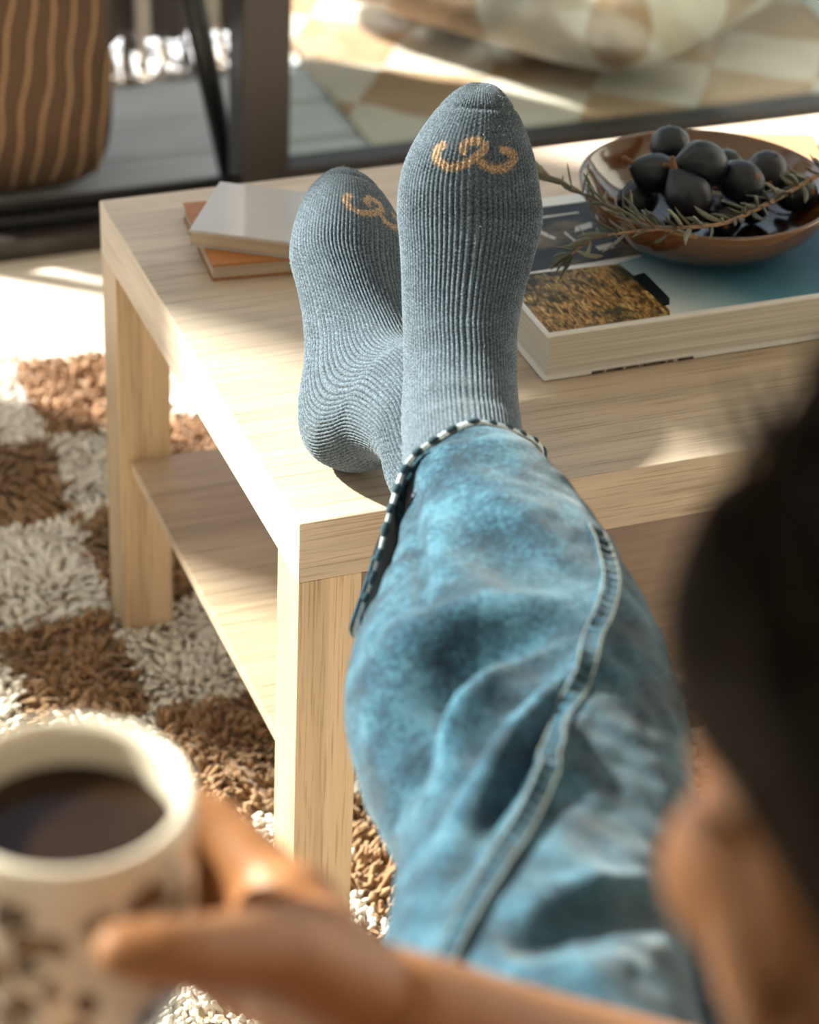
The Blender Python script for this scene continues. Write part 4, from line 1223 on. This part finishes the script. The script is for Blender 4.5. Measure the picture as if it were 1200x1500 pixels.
for k in range(27):
    x = -.145 + k * .0275 + rng.uniform(-.004, .004); mb = MB(); cl = k % 3
    for q in range(5):
        a = rng.uniform(-.005, .005, 2); sw = rng.uniform(-.012, .012)
        mb.tube(np.array(catmull([(x, 1.897, .056), (x + a[0], 1.893, .034), (x + a[0] + sw * .5, 1.885 + a[1], .014), (x + sw, 1.862 + a[1], .0050), (x + sw * 1.4, 1.838 + a[1] * 2, .0045)], 12)) - TO, np.interp(np.linspace(0, 1, 12), [0, .5, 1], [.0035, .0040, .0022]), 7)
    mb.build('tassel', M_tassel if cl != 1 else M_tassel2, throw)
# upright brown cushion with stitched cords
fc_ = empty('floor_cushion', (.090, 1.535, .002)); tag(fc_, 'large dark brown cushion with wavy tan cords standing behind the door track', 'cushion')
fc_.rotation_euler = (math.radians(-7), 0, 0)
M_bcush = plain('brown_felt', (.105, .062, .036), .95, .25, 220, .5); M_cord = plain('tan_cord', (.40, .25, .14), .9, .15, 400, .3)
def pillow(hx, hy, hz, n_=44, ex=6.0):
    V = []
    for i in range(n_ + 1):
        phi = -math.pi / 2 + math.pi * i / n_
        for j in range(2 * n_):
            t = 2 * math.pi * j / (2 * n_)
            cx, cz = math.cos(t), math.sin(t)
            den = (abs(cx)**ex + abs(cz)**ex)**(-1 / ex)
            rr = math.cos(phi)**.55 if math.cos(phi) > 0 else 0
            V.append((hx * cx * den * rr, hy * math.sin(phi) * (1.0), hz * cz * den * rr))
    return np.array(V), grid_faces(n_ + 1, 2 * n_)
pv_, pf_ = pillow(.182, .075, .27); pv_[:, 2] += .27; pv_[:, 0] *= 1 - .03 * (1 - pv_[:, 2] / .54)
link('cushion_body', mesh('cushion_body', pv_, pf_), M_bcush, fc_)
def pil_y(x, z):
    X = abs(x) / .182; Z = abs(z - .27) / .27; r_ = (X**6 + Z**6)**(1 / 6)
    if r_ >= 1: return 0
    c = r_**(1 / .55); return -.075 * math.sqrt(max(0, 1 - c * c))
for k in range(-1, 14):
    x = -.170 + k * .0282; pts = []
    for z in np.linspace(.02, .525, 40):
        xx = x + .0022 * math.sin(z * 29 + k * 1.7) + .0016 * math.sin(z * 71 + k) + .15 * (z - .20)
        if abs(xx) < .170: pts.append((xx, pil_y(xx, z) - .0012, z))
    if len(pts) > 4: mb = MB(); mb.tube(pts, .0025, 8); mb.build('stitched_cord', M_cord, fc_)
# checked blanket and pillow on the sunny boards
def check_mat(name, sc, rot, a, c):
    m, nt, n, l, b = newmat(name)
    ch = n.new('ShaderNodeTexChecker'); ch.inputs['Scale'].default_value = sc; ch.inputs[1].default_value = (*a, 1); ch.inputs[2].default_value = (*c, 1)
    t = noise_tex(n, l, coords(n, l), 25, 3)
    l.new(coords(n, l, (1, 1, .001), (0, 0, rot), loc=(.03, .02, .1)), ch.inputs[0])
    cx = mix(n, l, 'MULTIPLY', .25, ch.outputs[0], t.outputs[0]); l.new(cx, b.inputs['Base Color']); inp(b, rough=.95)
    t2 = noise_tex(n, l, coords(n, l), 300, 2); bump(n, l, b, t2.outputs[0], .5, .002)
    return m
blk = empty('checked_blanket', (.95, 2.05, 0)); tag(blk, 'tan and cream checked blanket spread on the deck behind the glass', 'blanket')
bl_ = MB(); n1 = 50
gv = []
for i in range(n1):
    for j in range(n1):
        x = -.32 + .84 * j / (n1 - 1); y = -.52 + 1.1 * i / (n1 - 1)
        z = .008 + .006 * noise.noise((x * 7, y * 7, 0)) + .004 * noise.noise((x * 19, y * 19, 3)); gv.append((x, y, max(.004, z)))
gl = [(p[0], p[1], .0008) for p in gv]; ff = grid_faces(n1, n1, False)
rim = [i for i in range(n1)] + [i * n1 + n1 - 1 for i in range(1, n1)] + [n1 * (n1 - 1) + i for i in range(n1 - 2, -1, -1)] + [i * n1 for i in range(n1 - 2, 0, -1)]
ed = [[rim[k], rim[(k + 1) % len(rim)], rim[(k + 1) % len(rim)] + n1 * n1, rim[k] + n1 * n1] for k in range(len(rim))]
link('blanket_cloth', mesh('blanket_cloth', gv + gl, ff + [[q + n1 * n1 for q in reversed(fc)] for fc in ff] + ed), check_mat('checked_wool', 6.5, .6, (.42, .27, .16), (.66, .60, .52)), blk)
dp = empty('deck_pillow', (1.10, 1.97, .014), math.radians(34)); tag(dp, 'puffy tan and cream checked pillow on the deck, leaning towards the glass', 'pillow')
pv_, pf_ = pillow(.37, .12, .36); pv_ = pv_[:, [0, 2, 1]]; pv_[:, 2] += .12
link('pillow_body', mesh('pillow_body', pv_, [fc[::-1] for fc in pf_]), check_mat('checked_pillow', 6.0, .3, (.33, .215, .13), (.55, .50, .43)), dp)
